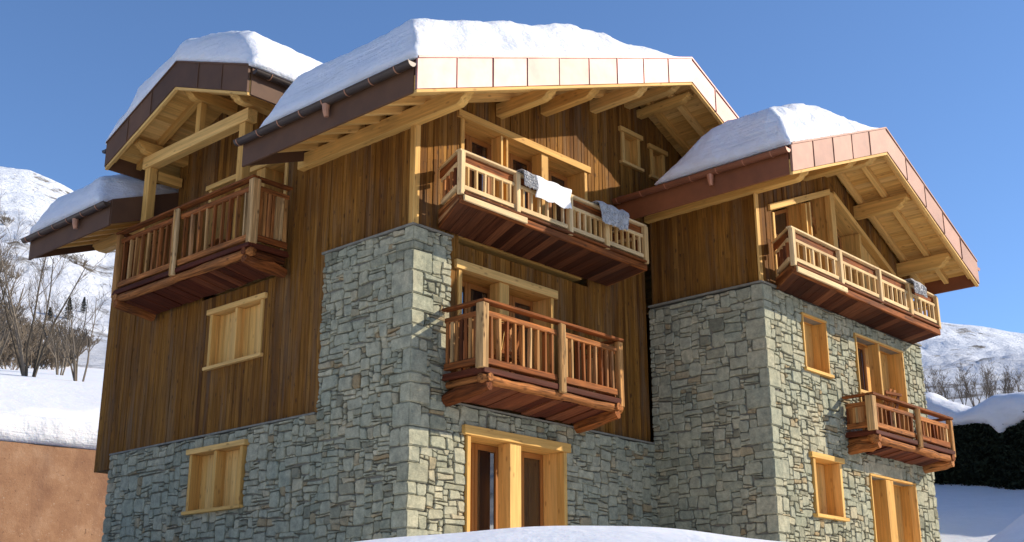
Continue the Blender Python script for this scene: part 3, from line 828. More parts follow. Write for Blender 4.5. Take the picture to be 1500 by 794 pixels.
# ------------------------------------------------------------------ balconies
def balcony_old(F, name, u0, u1, dep, zf, zr, zw, seed, near):
    """old reddish timber balcony. near: the end (0 -> u0, 1 -> u1) with the stout corner post"""
    rng = random.Random(seed); d0 = .06
    rt = MB(seed)
    # floor planks
    n = int((u1 - u0) / .2)
    for k in range(n):
        a, b = lerp(u0, u1, k / n) + .004, lerp(u0, u1, (k + 1) / n) - .004
        rt.fbox(F, a, b, d0 - .05, dep + .03 + rng.uniform(-.015, .02), zf - .03 + rng.uniform(-.006, .006), zf + .02, 1)
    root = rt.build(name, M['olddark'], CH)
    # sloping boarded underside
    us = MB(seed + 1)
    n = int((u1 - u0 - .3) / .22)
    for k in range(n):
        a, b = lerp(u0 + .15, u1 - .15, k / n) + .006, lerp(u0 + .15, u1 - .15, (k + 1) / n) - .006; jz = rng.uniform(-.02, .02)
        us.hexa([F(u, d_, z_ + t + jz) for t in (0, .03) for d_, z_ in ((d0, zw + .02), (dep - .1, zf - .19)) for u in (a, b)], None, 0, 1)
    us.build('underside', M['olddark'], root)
    # outer log beam, edge beams
    lg = MB(seed + 2)
    pts = [F(lerp(u0 - .03, u1 + .03, k / 10), dep - .02 + rng.uniform(-.012, .012), zf - .13 + rng.uniform(-.012, .012)) for k in range(11)]
    lg.tube(pts, [.088 * rng.uniform(.8, 1.2) for _ in pts], 10, .7, wob=.12)
    lg.build('log_beam', M['old'], root, smooth=True)
    eb = MB(seed + 3)
    eb.bar(F(u0 - .03, dep + .05, zf + .0), F(u1 + .03, dep + .05, zf + .0), .06, .10, .15, jit=.008)
    for u in (u0, u1): eb.bar(F(u, d0, zf), F(u, dep + .02, zf), .07, .11, .4, jit=.006)
    eb.build('edge_beam', M['olddark'], root, .008)
    # log brackets
    for u in (u0 + .12, u1 - .12):
        b = MB(seed + 4 + int(u * 10))
        pts = [F(u, d0 - .03, zw + .0), F(u, dep * .4, zw + .06), F(u, dep * .8, zf - .27), F(u, dep - .04, zf - .25), F(u, dep + .06, zf - .24)]
        b.tube(pts, [.12, .135, .11, .105, .085], 9, None, wob=.2)
        b.tube([F(u, d0, zf - .12), F(u, dep * .5, zf - .115), F(u, dep + .09, zf - .11)], [.07, .08, .075], 8, None, wob=.08)
        b.build('bracket', M['old'], root)
    # hand rail
    hr = MB(seed + 30)
    hr.bar(F(u0 - .07, dep + .02, zr), F(u1 + .07, dep + .02, zr), .17, .05, .35, jit=.004)
    for u in (u0, u1): hr.bar(F(u, d0, zr - .002), F(u, dep - .068, zr - .002), .15, .048, .35, jit=.003)
    hr.build('hand_rail', M['old'], root, .008)
    # posts
    mid = (u0 + u1) / 2 + (.12 if near == 0 else -.12)
    for j, u in enumerate((u0, mid, u1)):
        stout = (u == (u0 if near == 0 else u1))
        pb = MB(seed + 40 + j); w = .17 if stout else .13
        zlo = zf + .03 if stout else zf - .10
        dd = dep + (.0 if stout else .09 if u == mid else .02)
        pts = [F(u, dd, zlo + (zr - .03 - zlo) * k / 5) for k in range(6)]
        if u == mid:
            for e in (-.045, .03): pb.tube([p + (F(e, 0, 0) - F(0, 0, 0)) for p in pts], [.05 * rng.uniform(.85, 1.1) for _ in pts], 8, rng.uniform(.5, 1.), wob=.08)
        elif stout:
            pb.bar(pts[0], pts[-1], w, w, .85, jit=.008, up=F(0, 1, 0) - F(0, 0, 0))
        else:
            pb.bar(pts[0], pts[-1], w, w * .9, .55, jit=.008, up=F(0, 1, 0) - F(0, 0, 0))
        pb.build('post', M['oldpale'], root, .015)
    # rails and balusters
    segs = [((u0 + .09, dep), (mid - .08, dep), 9), ((mid + .08, dep), (u1 - .09, dep), 9)]
    ns = near
    segs += [((u0, d0 + .04), (u0, dep - .09), 7 if near == 0 else 5), ((u1, d0 + .04), (u1, dep - .09), 6 if near == 1 else 5)]
    rl = MB(seed + 50); ra = MB(seed + 51)
    for j, ((ua, da), (ub, db), n) in enumerate(segs):
        zt, zb = zr - .20, zf + .17
        rl.bar(F(ua, da, zt), F(ub, db, zt), .09, .10, rng.uniform(.3, .8), jit=.010)
        ra.bar(F(ua, da, zb), F(ub, db, zb), .095, .12, rng.uniform(.3, .8), jit=.010)
        for k in range(n):
            t = (k + .6) / (n + .2); u, d_ = lerp(ua, ub, t), lerp(da, db, t)
            bl = MB(seed + 60 + j * 20 + k); e = rng.uniform(-.012, .012)
            bl.bar(F(u, d_, zb + .045), F(u + (e if ua != ub else 0), d_, zt - .04), rng.uniform(.060, .088), rng.uniform(.05, .065), None, jit=.008, up=F(1, 0, 0) - F(0, 0, 0))
            bl.build('baluster', M['oldpale'] if rng.random() < .7 else M['old'], root, .006)
    rl.build('upper_rail', M['old'], root, .01); ra.build('lower_rail', M['old'], root, .01)
    # a low board skirt behind, and a plank chest standing against the wall
    return root
F_lb = F_left
balcony_old(F_left, 'balcony', 3.52, 8.36, .90, 7.36, 8.72, 7.02, 5000, 0)
balcony_old(F_front, 'balcony', .72, 4.46, .98, 4.52, 5.72, 4.16, 5200, 0)
balcony_old(F_wfront, 'balcony', wl(9.86), wl(13.72), .66, 4.36, 5.16, 4.06, 5400, 0)

def chair(F, u, d, z, ang, label, seed):
    root = empty('folding_chair', F(u, d, z), label, 'chair', 'old wooden chairs on the balconies')
    ax = (F(1, 0, 0) - F(0, 0, 0)); ay = (F(0, 1, 0) - F(0, 0, 0)); c, s_ = math.cos(ang), math.sin(ang)
    Q = lambda a, b, h: ax * (a * c - b * s_) + ay * (a * s_ + b * c) + Vector((0, 0, h))
    bk = MB(seed)
    for k in range(4):
        a = -.26 + .135 * k; top = (.98, 1.03, 1.02, .97)[k]
        if k in (1, 2):
            bk.bar(Q(a, .20, .42), Q(a, .30, .80), .125, .022, None, up=ay); bk.bar(Q(a, .33, .88), Q(a, .36, top), .125, .022, None, up=ay)
        else: bk.bar(Q(a, .20, .40), Q(a, .36, top), .125, .022, None, up=ay)
    bk.bar(Q(-.33, .235, .48), Q(.22, .235, .48), .03, .06, .3); bk.bar(Q(-.33, .37, .93), Q(.22, .37, .93), .03, .06, .3)
    bk.build('backrest', M['old'], root, .004)
    st = MB(seed + 1)
    for k in range(4): st.bar(Q(-.33, -.28 + .13 * k, .42), Q(.22, -.28 + .13 * k, .42), .115, .022, None)
    st.build('seat', M['old'], root, .004)
    for a in (-.30, .19):
        for b0, b1 in ((-.28, .22), (.22, -.22)):
            lg = MB(seed + 5); lg.bar(Q(a, b0, .0), Q(a, b1, .405), .04, .035, .5); lg.build('leg', M['old'], root, .004)
    return root
chair(F_left, 4.9, .45, 7.38, 2.9, 'weathered plank chair behind the balusters of the red balcony under the small gable', 5900)
chair(F_front, 1.75, .50, 4.54, .2, 'weathered plank chair on the red balcony above the stone ground floor door', 5920)
chair(F_wfront, wl(11.0), .36, 4.38, .2, 'weathered plank chair on the small red balcony of the stone wing', 5940)

def balcony_new(F, uw0, uw1, uo0, uo1, dep, zr, zo, zw, posts, nb, seed):
    """box balcony with a boarded sloping underside and a pale railing"""
    rng = random.Random(seed); d0 = .02
    rt = MB(seed); n = 22
    wall = lambda t: lerp(uw0, uw1, t); outr = lambda t: lerp(uo0, uo1, t)
    for k in range(n):
        a, b = k / n + .001, (k + 1) / n - .001
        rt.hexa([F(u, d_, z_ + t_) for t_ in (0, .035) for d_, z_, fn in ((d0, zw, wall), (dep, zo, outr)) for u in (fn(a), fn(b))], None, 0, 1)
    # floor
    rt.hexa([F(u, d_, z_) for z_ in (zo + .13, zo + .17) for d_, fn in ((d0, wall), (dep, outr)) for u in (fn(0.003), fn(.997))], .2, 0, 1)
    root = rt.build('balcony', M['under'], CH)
    for fn in (0, 1):
        sd = MB(seed + 1 + fn); p, q_ = (uw0, uo0) if fn == 0 else (uw1, uo1); sg = -1 if fn == 0 else 1
        for k in range(4):
            t0, t1 = k / 4, (k + 1) / 4 - .01
            sd.hexa([F(lerp(p, q_, tt) + sg * th, lerp(d0, dep, tt), lerp(zl_, zo + .17, kk)) for kk in (t0, t1) for th in (0, .03) for tt, zl_ in ((0, zw), (1, zo))], None)
        sd.build('cheek', M['old'], root)
    eb = MB(seed + 2)
    eb.bar(F(uo0 - .02, dep + .03, zo + .06), F(uo1 + .02, dep + .03, zo + .06), .07, .13, .35, jit=.004)
    eb.bar(F(uo0 + .03, dep + .05, zo + .17), F(uo1 - .03, dep + .05, zo + .17), .10, .05, .2, jit=.004)
    eb.build('edge_beam', M['old'], root, .01)
    lo = MB(seed + 3); lo.bar(F(uo0 + .02, dep + .085, zo + .075), F(lerp(uo0, uo1, .31), dep + .085, zo + .075), .04, .11, .9, jit=.005); lo.build('sun_streak', M['pale'], root, .01)  # pale strip added to imitate a streak of sun on the edge beam
    cap = MB(seed + 4)
    cap.bar(F(uo0 - .05, dep, zr), F(uo1 + .05, dep, zr), .12, .04, .9, jit=.002)
    for p, q_ in ((uw0, uo0), (uw1, uo1)): cap.bar(F(p, d0, zr - .003), F(lerp(p, q_, .95), dep * .94, zr - .003), .1, .04, .5)
    cap.build('hand_rail', M['pale'], root, .006)
    bd = MB(seed + 5)
    bd.bar(F(uo0 + .03, dep - .03, zr - .11), F(uo1 - .03, dep - .03, zr - .11), .03, .15, .3)
    for p, q_ in ((uw0, uo0), (uw1, uo1)): bd.bar(F(p, d0, zr - .11), F(lerp(p, q_, .94), dep * .93, zr - .11), .03, .15, .3)
    bd.build('rail_board', M['old'], root, .004)
    ps = [0.] + posts + [1.]
    for j, t in enumerate(ps):
        pb = MB(seed + 10 + j); u = outr(t)
        pb.bar(F(u, dep + .035, zo + .14), F(u, dep + .035, zr - .022), .11, .10, .8 if j < 3 else .5, jit=.004, up=F(0, 1, 0) - F(0, 0, 0)); pb.build('post', M['pale'], root, .01)
    rl = MB(seed + 20); ra = MB(seed + 21); zt, zb = zr - .235, zo + .30
    segs = [((outr(a), dep), (outr(b), dep), nb) for a, b in zip(ps, ps[1:])] + [((uw0, d0 + .05), (uo0, dep - .06), 4), ((uw1, d0 + .05), (uo1, dep - .06), 4)]
    for j, ((ua, da), (ub, db), n) in enumerate(segs):
        m = .06 if j < len(segs) - 2 else 0
        ua, ub = ua + m, ub - m
        side = j >= len(segs) - 2
        rl.bar(F(ua, da + .01, zt), F(ub, db + .01, zt), .06, .065, .7, jit=.003); ra.bar(F(ua, da + .01, zb), F(ub, db + .01, zb), .065, .08, .8, jit=.003)
        for k in range(n):
            t = (k + .55) / (n + .1); u, d_ = lerp(ua, ub, t), lerp(da, db, t) + .01
            bl = MB(seed + 30 + j * 20 + k); bl.bar(F(u, d_, zb + .035), F(u, d_, zt - .03), .058, .045, None, jit=.003, up=F(1, 0, 0) - F(0, 0, 0))
            bl.build('baluster', M['pale'] if not side else M['old'], root, .005)
    rl.build('upper_rail', M['pale'], root, .006); ra.build('lower_rail', M['pale'], root, .006)
    return root
TOP = dict(dep=.86)
balcony_new(F_front, .60, 5.42, .24, 5.56, .88, 8.36, 7.40, 7.22, [.27, .55, .76], 6, 6000)
balcony_new(F_wfront, wl(7.46), wl(13.66), wl(6.86), wl(13.50), .74, 8.04, 7.10, 7.04, [.29, .56, .78], 6, 6300)

# ------------------------------------------------------------------ roof snow
def snow_slab(name, label, G, top, smin, smax, vmin, vmax, thick, ns, nv, seed, over=.10, keep=None, group='snow on the chalet roofs', scal=.028):
    """thick snow on a roof: grid in (s, v), lower sheet on the roof, upper sheet bulging over the edges"""
    mb = MB(seed); V = []; idx = {}
    def node(i, j, up):
        key = (i, j, up)
        if key in idx: return idx[key]
        s = lerp(smin(lerp(vmin, vmax, j / nv)), smax, i / ns) if callable(smin) else lerp(smin, smax, i / ns)
        vv = lerp(vmin, vmax(s) if callable(vmax) else vmax, j / nv)
        z = top(s) + .01
        if up:
            t = thick(s, vv, i / ns, j / nv)
            z += t
        p = G(s, vv, z)
        if up:
            w = clamp(t / .5)
            p = p + Vector((nz(p.x * 1.3, p.y * 1.3, p.z * 1.3 + seed), nz(p.x * 1.3 + 9, p.y * 1.3, p.z + seed), 0)) * .06 * w
            p.z += w * (.05 * fbm(p.x * .8, p.y * .8, seed) + scal * fbm(p.x * 4., p.y * 4., seed, 3))
            lump = .09 * max(0., fbm(p.x * 1.5, p.z * 2.2, seed + p.y * .8, 3)) * w
            p -= (G(s, vv + .01, 0) - G(s, vv, 0)) * 100 * (-lump) * (1 - sst(.4, 1.4, abs(vv - vmin)))
        idx[key] = len(V); V.append(p); return idx[key]
    Fc = []
    for i in range(ns):
        for j in range(nv):
            Fc.append((node(i, j, 1), node(i + 1, j, 1), node(i + 1, j + 1, 1), node(i, j + 1, 1)))
            Fc.append((node(i, j, 0), node(i, j + 1, 0), node(i + 1, j + 1, 0), node(i + 1, j, 0)))
    for i in range(ns):
        for j, fl in ((0, 1), (nv, 0)):
            q_ = (node(i, j, 0), node(i + 1, j, 0), node(i + 1, j, 1), node(i, j, 1)); Fc.append(q_ if fl else q_[::-1])
    for j in range(nv):
        for i, fl in ((0, 0), (ns, 1)):
            q_ = (node(i, j, 0), node(i, j + 1, 0), node(i, j + 1, 1), node(i, j, 1)); Fc.append(q_[::-1] if fl else q_)
    mb.add(V, Fc)
    o = mb.build(name, M['snow'], smooth=True); tag(o, label, 'snow', group); return o
def edge(e, r, p=2.4):
    e = clamp(e / r); return (1 - (1 - e) ** p) ** (1 / p)
def smin(a, b, k=.10):
    h = clamp(.5 + .5 * (b - a) / k); return lerp(b, a, h) - k * h * (1 - h)
# non-uniform parameter so that the grid is fine near the rim
def main_thick(s, v, fi, fj):
    ve = 2.55 + max(0., (s + 1.5)) * .42
    f1 = .16 + (s + 1.56) * 1.9; f2 = .10 + (v + 1.63) * 1.75 + .12 * nz(s * 2.2, 4.); f3 = .05 + (ve - v) * 1.5
    T = .95 * (1 - .97 * sst(2.6, 6.7, s))
    return max(.015, smin(smin(smin(f1, f2, .08), f3, .3), T, .22))
snow_slab('snow_cap', 'deep snow on the tall main roof above the bright copper gable edge', Gm, mainz, -1.56, 6.6, -1.63, lambda s: 2.56 + max(0., s + 1.5) * .42, main_thick, 110, 70, 1)
def rear_thick(s, v, fi, fj):
    return max(.015, smin(smin(smin(.18 + (s + 1.58) * 2.0, .1 + (11.36 - v) * 1.3, .1), .1 + (v - 8.22) * 1.3, .15), .80, .25))
snow_slab('snow_cap', 'smooth snow patch low on the rear eave behind the small balcony gable', Gm, mainz, -1.56, 4.0, 8.25, 11.36, rear_thick, 50, 44, 2)
def wing_thick(s, v, fi, fj):
    ve = -1.05 + (s - 5.8) * .30
    f1 = .16 + (s - 5.76) * 2.3; f2 = .10 + (v + 4.24) * 1.7 + .12 * nz(s * 2.4, 8.); f3 = .02 + (ve - v) * .72
    T = .94 * (1 - .97 * sst(7.3, 10.05, s))
    return max(.012, smin(smin(smin(f1, f2, .08), f3, .2), T, .2))
snow_slab('snow_cap', 'snow block with a sloped rear end on the lower wing roof', Gm, lambda s: prof(WP, s), 5.78, 10.2, -4.23, lambda s: min(-.1, -1.05 + (s - 5.8) * .30), wing_thick, 80, 64, 3)
def dorm_top(s): 
    a = prof(DP, s); return a
def dorm_thick(s, v, fi, fj):
    e1 = edge(min(s - 3.14, 8.52 - s), 1.15, 2.0); e2 = edge(v + 1.44, .65)
    rid = .18 * math.exp(-((s - 5.84) / .9) ** 2)
    return max(0., (.94 - rid) * e1 * e2) + .02
snow_slab('snow_cap', 'rounded snow dome on the small brown edged gable over the red balcony', Gd, dorm_top, 3.16, 8.5, -1.43, 4.4, dorm_thick, 70, 60, 4)

# ------------------------------------------------------------------ sheepskins over the railings
def pelt(name, label, F, u0, u1, dep, zr, drop_o, drop_i, mat, seed, puff=.03, ragged=.10):
    mb = MB(seed); rng = random.Random(seed); nu, nw = 26, 30
    V = []; Fc = []
    for j in range(nw + 1):
        for i in range(nu + 1):
            fu = i / nu; w = lerp(-drop_i, drop_o, j / nw)
            # ragged outline
            lim_o = drop_o * (1 - ragged * 3.2 * abs(nz(fu * 2.6, seed, 1.)) - ragged * abs(nz(fu * 9, seed, 4.)))
            lim_i = drop_i
            w = max(-lim_i, min(lim_o, w)) if w > 0 else w
            sh = 1 - ragged * (1.2 + nz(w * 4, seed * 1.7, 2.)) * abs(2 * fu - 1)
            u = lerp(u0, u1, .5 + (fu - .5) * sh)
            if w < -.07: d_, z_ = dep - .085, zr + .035 - (-w - .07)
            elif w > .07: d_, z_ = dep + .085 + .05, zr + .035 - (w - .07)
            else: d_, z_ = dep + w / .07 * .085 + (.05 if w > 0 else 0) * (w / .07), zr + .04
            pf = puff * (1 + nz(u * 4, w * 2.5, seed)) + .012 * math.sin(u * 14 + seed)
            if w > .07: d_ += pf
            elif w > -.07: z_ += pf
            V.append(F(u, d_, z_))
    for j in range(nw):
        for i in range(nu): Fc.append((j * (nu + 1) + i, j * (nu + 1) + i + 1, (j + 1) * (nu + 1) + i + 1, (j + 1) * (nu + 1) + i))
    mb.add(V, Fc)
    # locks of wool
    for k in range(0 if mat is M['fleece'] else 350):
        i = rng.randrange(nu); j = rng.randrange(nw // 4, nw); p = Vector(V[j * (nu + 1) + i]).lerp(Vector(V[(j + 1) * (nu + 1) + i + 1]), rng.random())
        ot = F(0, 1, 0) - F(0, 0, 0); al = F(1, 0, 0) - F(0, 0, 0)
        p = p + ot * .006
        dr = (ot * rng.uniform(.1, .35) + Vector((0, 0, -1)) + al * rng.uniform(-.5, .5)).normalized() * rng.uniform(.02, .05); sd = al * .009
        mb.add([p - sd, p + sd, p + dr], [(0, 1, 2)], None, rng.random())
    o = mb.build(name, mat, smooth=True, recalc=False); s_ = o.modifiers.new('thick', 'SOLIDIFY'); s_.thickness = .012
    return tag(o, label, 'sheepskin', 'sheepskins hung over the balcony rails')
ZR = 8.36
pelt('sheepskin', 'short grey fleece hanging beside the white sheepskin on the upper rail of the tall gable', F_front, 1.70, 2.12, .88, ZR, .36, .3, M['fleecegrey'], 71, .02, .08)
pelt('sheepskin', 'wide creamy white sheepskin draped over the rail of the tall gable balcony', F_front, 2.00, 3.12, .88, ZR, .50, .3, M['fleece'], 72, .02, .10)
pelt('sheepskin', 'thick grey fleece bundled over the far end of the tall gable balcony rail', F_front, 3.86, 4.78, .88, ZR - .03, .46, .3, M['fleecegrey'], 73, .07, .08)
pelt('sheepskin', 'small grey fleece hung on the rail of the wing balcony under the wide eave', F_wfront, wl(11.95), wl(12.75), .74, 8.02, .34, .3, M['fleecegrey'], 74, .06, .10)

# ------------------------------------------------------------------ retaining wall at the left
def WPt(a, b, z): return PW + WD * a + WN * b + Vector((0, 0, z))
ZW = 6.08
mb = MB(80); mb.hexa([WPt(a, b, z) for z in (.8, ZW) for b in (0, .55) for a in (-16, 7)])
wl_ = mb.build('retaining_wall', M['render']); tag(wl_, 'ochre rendered retaining wall at the left corner of the chalet, under a snow cap', 'wall')
mb = MB(81); V = []; Fc = []; na = 150; prf = [(.05, 0.), (-.06, .05), (-.10, .25), (-.07, .55), (.02, .75), (.22, .88), (.5, .95), (.9, .98), (.9, 0.)]
for i in range(na + 1):
    a = lerp(-16, 6.9, i / na)
    for k, (b, z) in enumerate(prf):
        p = WPt(a, b, ZW + .004 + z)
        f = 0 if z == 0 else 1
        n_ = .12 * nz(a * .8, k * .35, 3.) + .06 * nz(a * 2.6, k * .8, 8.)
        V.append(p - WN * n_ * f * .8 + Vector((0, 0, n_ * .5 * f)))
m = len(prf)
for i in range(na):
    for k in range(m): Fc.append((i * m + k, i * m + (k + 1) % m, (i + 1) * m + (k + 1) % m, (i + 1) * m + k))
Fc += [tuple(range(m)), tuple(na * m + k for k in range(m))[::-1]]
mb.add(V, Fc); o = mb.build('snow_cap', M['snow'], smooth=True); tag(o, 'snow cap lying along the top of the ochre retaining wall', 'snow')

# ------------------------------------------------------------------ vegetation
def bare_tree(name, seed, H, stems, spread, mat, twig=.012, levels=3, dens=1.0):
    rng = random.Random(seed); root = empty(name)
    tk = MB(seed); cr = MB(seed + 1)
    def grow(mb, p, d, L, r, lev):
        n = 4 if lev < 2 else 3; pts = [p]; rad = [r]; dd = d.copy()
        for k in range(n):
            dd = (dd + Vector((rng.uniform(-1, 1), rng.uniform(-1, 1), rng.uniform(-.6, .9))) * (.13 if lev == 0 else .22)).normalized()
            pts.append(pts[-1] + dd * L / n); rad.append(max(twig * .5, r * (1 - .75 * (k + 1) / n)))
        mb.tube(pts, rad, 5 if lev == 0 else 3, None, cap=False)
        if lev >= levels: return
        nc = int((9 if lev == 0 else 6 if lev == 1 else 5) * dens)
        for k in range(nc):
            t = rng.uniform(.22 if lev == 0 else .12, 1.); i = min(n - 1, int(t * n)); q_ = pts[i].lerp(pts[i + 1], t * n - i)
            ax = Vector((rng.uniform(-1, 1), rng.uniform(-1, 1), rng.uniform(-.2, .5))).normalized()
            nd = (dd * .75 + ax * .75 + Vector((0, 0, .35))).normalized()
            grow(cr, q_, nd, L * rng.uniform(.28, .5) * (1 if lev else .8), max(twig * .6, rad[i] * .55), lev + 1)
    for s_ in range(stems):
        a = rng.uniform(0, 2 * PI); sp = spread * rng.uniform(.3, 1)
        d_ = Vector((math.cos(a) * sp, math.sin(a) * sp, 1)).normalized()
        grow(tk, Vector((math.cos(a) * .15, math.sin(a) * .15, -.2)), d_, H * rng.uniform(.75, 1.), H * .008 + .016, 0)
    tk.build('trunk', mat, root, recalc=False); cr.build('crown', mat, root, recalc=False)
    return root
def place(o, azd, r, rot=0, scl=1., dz=0.):
    x = CAM.x + r * math.cos(R(azd)); y = CAM.y + r * math.sin(R(azd)); o.location = (x, y, height(x, y) + dz); o.rotation_euler = (0, 0, rot); o.scale = (scl,) * 3
TG = 'bare trees on the snowy bank'
tA = bare_tree('bare_tree', 500, 5.2, 6, .34, M['bark'], .009, 3, .85)
tB = bare_tree('bare_tree', 510, 4.2, 5, .30, M['bark'], .009, 3, .75)
tC = bare_tree('bare_tree', 520, 6.0, 4, .26, M['bark'], .010, 3, .8)
used = set()
def put_tree(src, az, r, rot, scl, label, group=None):
    o = src if src.name not in used else copy_tree(src); used.add(o.name if o is not src else src.name)
    place(o, az, r, rot, scl); tag(o, label, 'tree', group); return o
put_tree(tA, 64.55, 47, .3, 1.0, 'large leafless tree with several forked stems on the snow bank left of the chalet')
put_tree(tB, 62.45, 46, 1.2, .85, 'slim leafless shrub tree close to the dark timber corner of the chalet')
put_tree(tC, 66.6, 46, 2.2, .95, 'tall leafless tree cut by the left edge of the photo')
put_tree(copy_tree(tA), 68.2, 50, 4, 1.0, 'leafless tree with forked stems standing furthest left on the snow bank')
put_tree(copy_tree(tC), 66.2, 66, .5, 1.0, 'upright leafless tree uphill in the brown thicket', None)
put_tree(copy_tree(tB), 63.3, 66, 2.9, 1.0, 'small leafless tree uphill between the forked tree and the slim shrub tree', None)
rng = random.Random(8)
rA = bare_tree('bare_tree', 530, 4.6, 5, .42, M['bush'], .016, 3, .9); rB = bare_tree('bare_tree', 540, 4.2, 6, .5, M['bush'], .016, 3, .9)
for k, az in enumerate((23.2, 22.7, 22.25, 21.8, 21.35, 20.9, 20.45, 20.0, 19.5, 19.0, 18.4)):
    o = (rA, rB)[k % 2]
    o = o if k < 2 else copy_tree(o)
    place(o, az + rng.uniform(-.12, .12), 118 + rng.uniform(-6, 6), rng.uniform(0, 6), rng.uniform(.62, .82))
    tag(o, 'leafless tree in the brown row above the dark hedge', 'tree', 'row of bare trees above the hedge')
# brown bushes on the slope
bA = bare_tree('bush', 550, 1.6, 9, .9, M['bush'], .022, 2, 1.3); bB = bare_tree('bush', 560, 1.3, 10, 1.1, M['bush'], .022, 2, 1.3)
spots = []
for k in range(40): spots.append((rng.uniform(62.2, 67.4), rng.uniform(78, 150), rng.uniform(1.0, 1.9)))
for k in range(14): spots.append((rng.uniform(64.6, 67.6), rng.uniform(85, 125), rng.uniform(1.3, 2.2)))
for k in range(10): spots.append((rng.uniform(62.5, 67.4), rng.uniform(170, 420), rng.uniform(1.5, 2.6)))
for k in range(2): spots.append((rng.uniform(18.5, 22.5), rng.uniform(250, 420), rng.uniform(1.2, 2.2)))
for k, (az, r, s_) in enumerate(spots):
    o = (bA, bB)[k % 2]; o = o if k < 2 else copy_tree(o)
    place(o, az, r, rng.uniform(0, 6), s_); tag(o, 'brown leafless bush on the snowy mountainside', 'bush', 'bushes on the mountainside')
# small firs
def fir(seed, H):
    rng = random.Random(seed); root = empty('fir_tree'); tk = MB(seed); tk.tube([(0, 0, -.2), (0, 0, H * .9)], [.09, .02], 6); tk.build('trunk', M['bark'], root)
    cr = MB(seed + 1)
    for k in range(1400):
        t = rng.random() ** .8; z = H * (.08 + .92 * t); rad = H * .26 * (1 - t) * rng.uniform(.25, 1.) * (1 + .25 * math.sin(t * 40)); a = rng.uniform(0, 2 * PI)
        p = Vector((math.cos(a) * rad, math.sin(a) * rad, z - rad * .25)); d_ = Vector((math.cos(a), math.sin(a), -.35)) * .2; s_ = Vector((-math.sin(a), math.cos(a), rng.uniform(-.5, .5))) * .07
        cr.add([p - s_, p + s_, p + d_], [(0, 1, 2)])
    cr.build('crown', M['fir'], root, recalc=False); return root
f0 = fir(600, 3.4)
for k, (az, r, s_, lb) in enumerate(((64.02, 205, 1.0, 'small dark fir on the snow slope just left of the eave tip'), (63.22, 215, 1.15, 'small dark fir on the snow slope below the eave purlin end'), (62.6, 235, .9, 'smallest dark fir on the slope beside the timber wall'))):
    o = f0 if k == 0 else copy_tree(f0); place(o, az, r, k, s_); tag(o, lb, 'tree')

# hedge with snow, at the right
def polarp(az, r): return Vector((CAM.x + r * math.cos(R(az)), CAM.y + r * math.sin(R(az)), 0))
HA, HB = polarp(25.2, 40.5), polarp(12., 35.5); HD = (HB - HA); HL = HD.length; HD.normalize(); HN = Vector((-HD.y, HD.x, 0))
if HN.dot(HA - CAM) < 0: HN = -HN
rng = random.Random(9); mb = MB(90)
def hedge_top(a): return 2.05 + .25 * nz(a * .5, 1.) + .12 * nz(a * 1.7, 3.)
for k in range(26000):
    a = rng.uniform(0, HL); z = rng.random() ** .8; b = rng.uniform(-.75, .75) * (1 + .35 * nz(a * 1.1, z * 2.))
    if rng.random() < .6: b = -abs(b) * .3 - .5 + .2 * nz(a * 1.6, z * 3., 2.)
    p = HA + HD * a + HN * b; p.z = ground(p.x, p.y) - .3 + z * (hedge_top(a) + .3)
    d_ = Vector((rng.uniform(-1, 1), rng.uniform(-1, 1), rng.uniform(-.2, 1))).normalized() * rng.uniform(.08, .2); s_ = d_.cross(Vector((rng.uniform(-1, 1), rng.uniform(-1, 1), rng.uniform(-1, 1)))).normalized() * rng.uniform(.03, .06)
    mb.add([p - s_, p + s_, p + d_], [(0, 1, 2)])
na = 60; V = []; Fc = []
for i in range(na + 1):
    a = HL * i / na; q_ = HA + HD * a; g_ = ground(q_.x, q_.y)
    for b, z in ((-.45, -.4), (-.5, 1.2), (-.35, hedge_top(a) - .25), (.35, hedge_top(a) - .25), (.5, 1.2), (.45, -.4)):
        p = q_ + HN * (b + .12 * nz(a * 1.6, z, 4.)); p.z = g_ + z; V.append(p)
for i in range(na):
    for k in range(6): Fc.append((i * 6 + k, i * 6 + (k + 1) % 6, (i + 1) * 6 + (k + 1) % 6, (i + 1) * 6 + k))
mb.add(V, Fc, None, .1)
o = mb.build('hedge', M['hedge'], recalc=False); tag(o, 'dark evergreen hedge behind the wing, heaped with snow', 'hedge')
mb = MB(91); V = []; Fc = []; na, nb_ = 130, 20
for i in range(na + 1):
    a = lerp(-.3, HL + .3, i / na)
    for k in range(nb_):
        an = lerp(-.22 * PI, 1.12 * PI, k / (nb_ - 1))
        w = .95 + .22 * nz(a * .5, 7.); hh = .60 + .34 * nz(a * .45, 4.) + .14 * nz(a * 1.3, 9.)
        drp = max(0., nz(a * .7, 2.) * 1.9 + .3 * nz(a * 2.7, 5.) + .25)
        b = math.cos(an) * w; z = math.sin(an) * hh
        if b < 0 and z < hh * .5: z -= drp * clamp(-b / w) * (1 - clamp(z / (hh * .5)))
        if b < 0: b *= .95
        p = HA + HD * a + HN * b; q_ = HA + HD * a; p.z = ground(q_.x, q_.y) + hedge_top(a) - .12 + z
        p += Vector((nz(p.x, p.y, p.z), nz(p.x + 5, p.y, p.z), nz(p.x, p.y + 7, p.z))) * .10
        V.append(p)
for i in range(na):
    for k in range(nb_): Fc.append((i * nb_ + k, i * nb_ + (k + 1) % nb_, (i + 1) * nb_ + (k + 1) % nb_, (i + 1) * nb_ + k))
Fc += [tuple(range(nb_)), tuple(na * nb_ + k for k in range(nb_))[::-1]]
mb.add(V, Fc); o = mb.build('snow_cap', M['snow'], smooth=True); tag(o, 'lumpy snow hanging over the top of the dark hedge', 'snow')

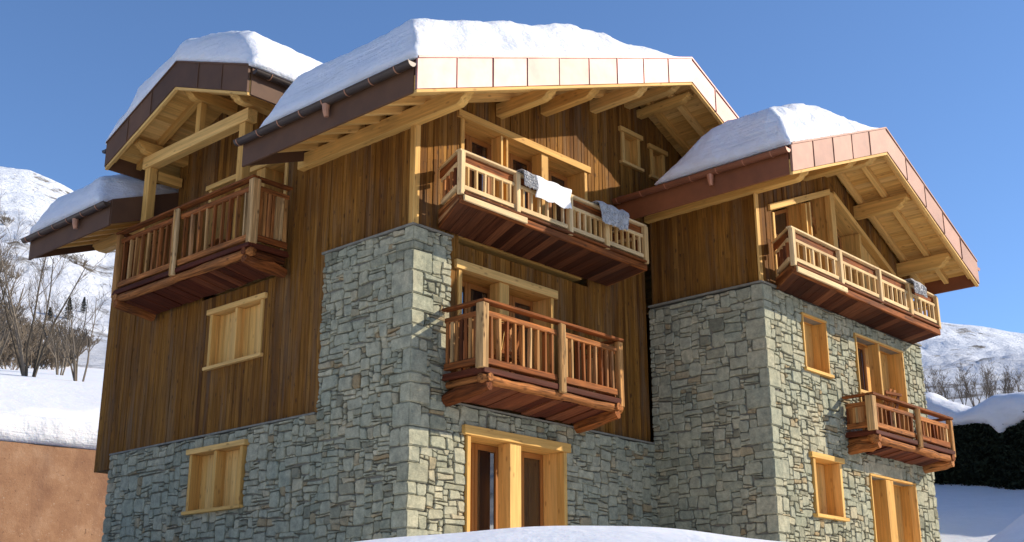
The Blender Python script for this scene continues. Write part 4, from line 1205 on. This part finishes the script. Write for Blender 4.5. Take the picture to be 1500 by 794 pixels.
# neighbouring chalet beyond the hedge
NC = polarp(16.6, 62); nzg = 8.4
nb = empty('chalet', (0, 0, 0), 'low neighbouring chalet roof beyond the hedge, only its corner in view', 'chalet')
ex = (polarp(16.6, 63) - NC); ex = Vector((math.sin(R(20)), -math.cos(R(20)), 0)); ey = Vector((math.cos(R(20)), math.sin(R(20)), 0))
NP = lambda a, b, z: NC + ex * a + ey * b + Vector((0, 0, z))
mb = MB(95)
mb.hexa([NP(a, b, z) for z in (nzg - 2, 10.0) for b in (-2.2, 5) for a in (-3.2, 9)]); mb.build('wall', M['cladding'], nb)
mb = MB(96)
mb.hexa([NP(a, b, z + t) for t in (-.22, 0) for b, z in ((-3.4, 9.85), (1.4, 11.3)) for a in (-4.4, 10)], .3); mb.hexa([NP(a, b, z + t) for t in (-.22, 0) for b, z in ((1.4, 11.3), (6.4, 9.8)) for a in (-4.4, 10)], .3)
nroof = mb.build('roof', M['spruce'], nb)
mb = MB(97); mb.hexa([NP(a, b, z) for z in (9.55, 9.88) for b in (-3.5, -3.44) for a in (-4.4, 10)], .2); mb.build('eave_board', M['copperdark'], nroof)
mb = MB(98); V = []; Fc = []; n1, n2 = 60, 30
for i in range(n1 + 1):
    for j in range(n2 + 1):
        a = lerp(-4.45, 10, i / n1); b = lerp(-3.5, 6.4, j / n2); zr_ = interp([(-3.4, 9.86), (1.4, 11.31), (6.4, 9.81)], b)
        V.append(NP(a, b, zr_ + .6 * edge(a + 4.5, .6) * edge(b + 3.55, .5) * edge(6.45 - b, .5) * (1 - .3 * math.exp(-((b - 1.4) / 1.2) ** 2)) + .05 * nz(a, b)))
for i in range(n1):
    for j in range(n2): Fc.append((i * (n2 + 1) + j, (i + 1) * (n2 + 1) + j, (i + 1) * (n2 + 1) + j + 1, i * (n2 + 1) + j + 1))
mb.add(V, Fc); o = mb.build('snow_cap', M['snow'], smooth=True); s_ = o.modifiers.new('thick', 'SOLIDIFY'); s_.thickness = .02
tag(o, 'snow covering the neighbouring chalet roof beyond the hedge', 'snow')
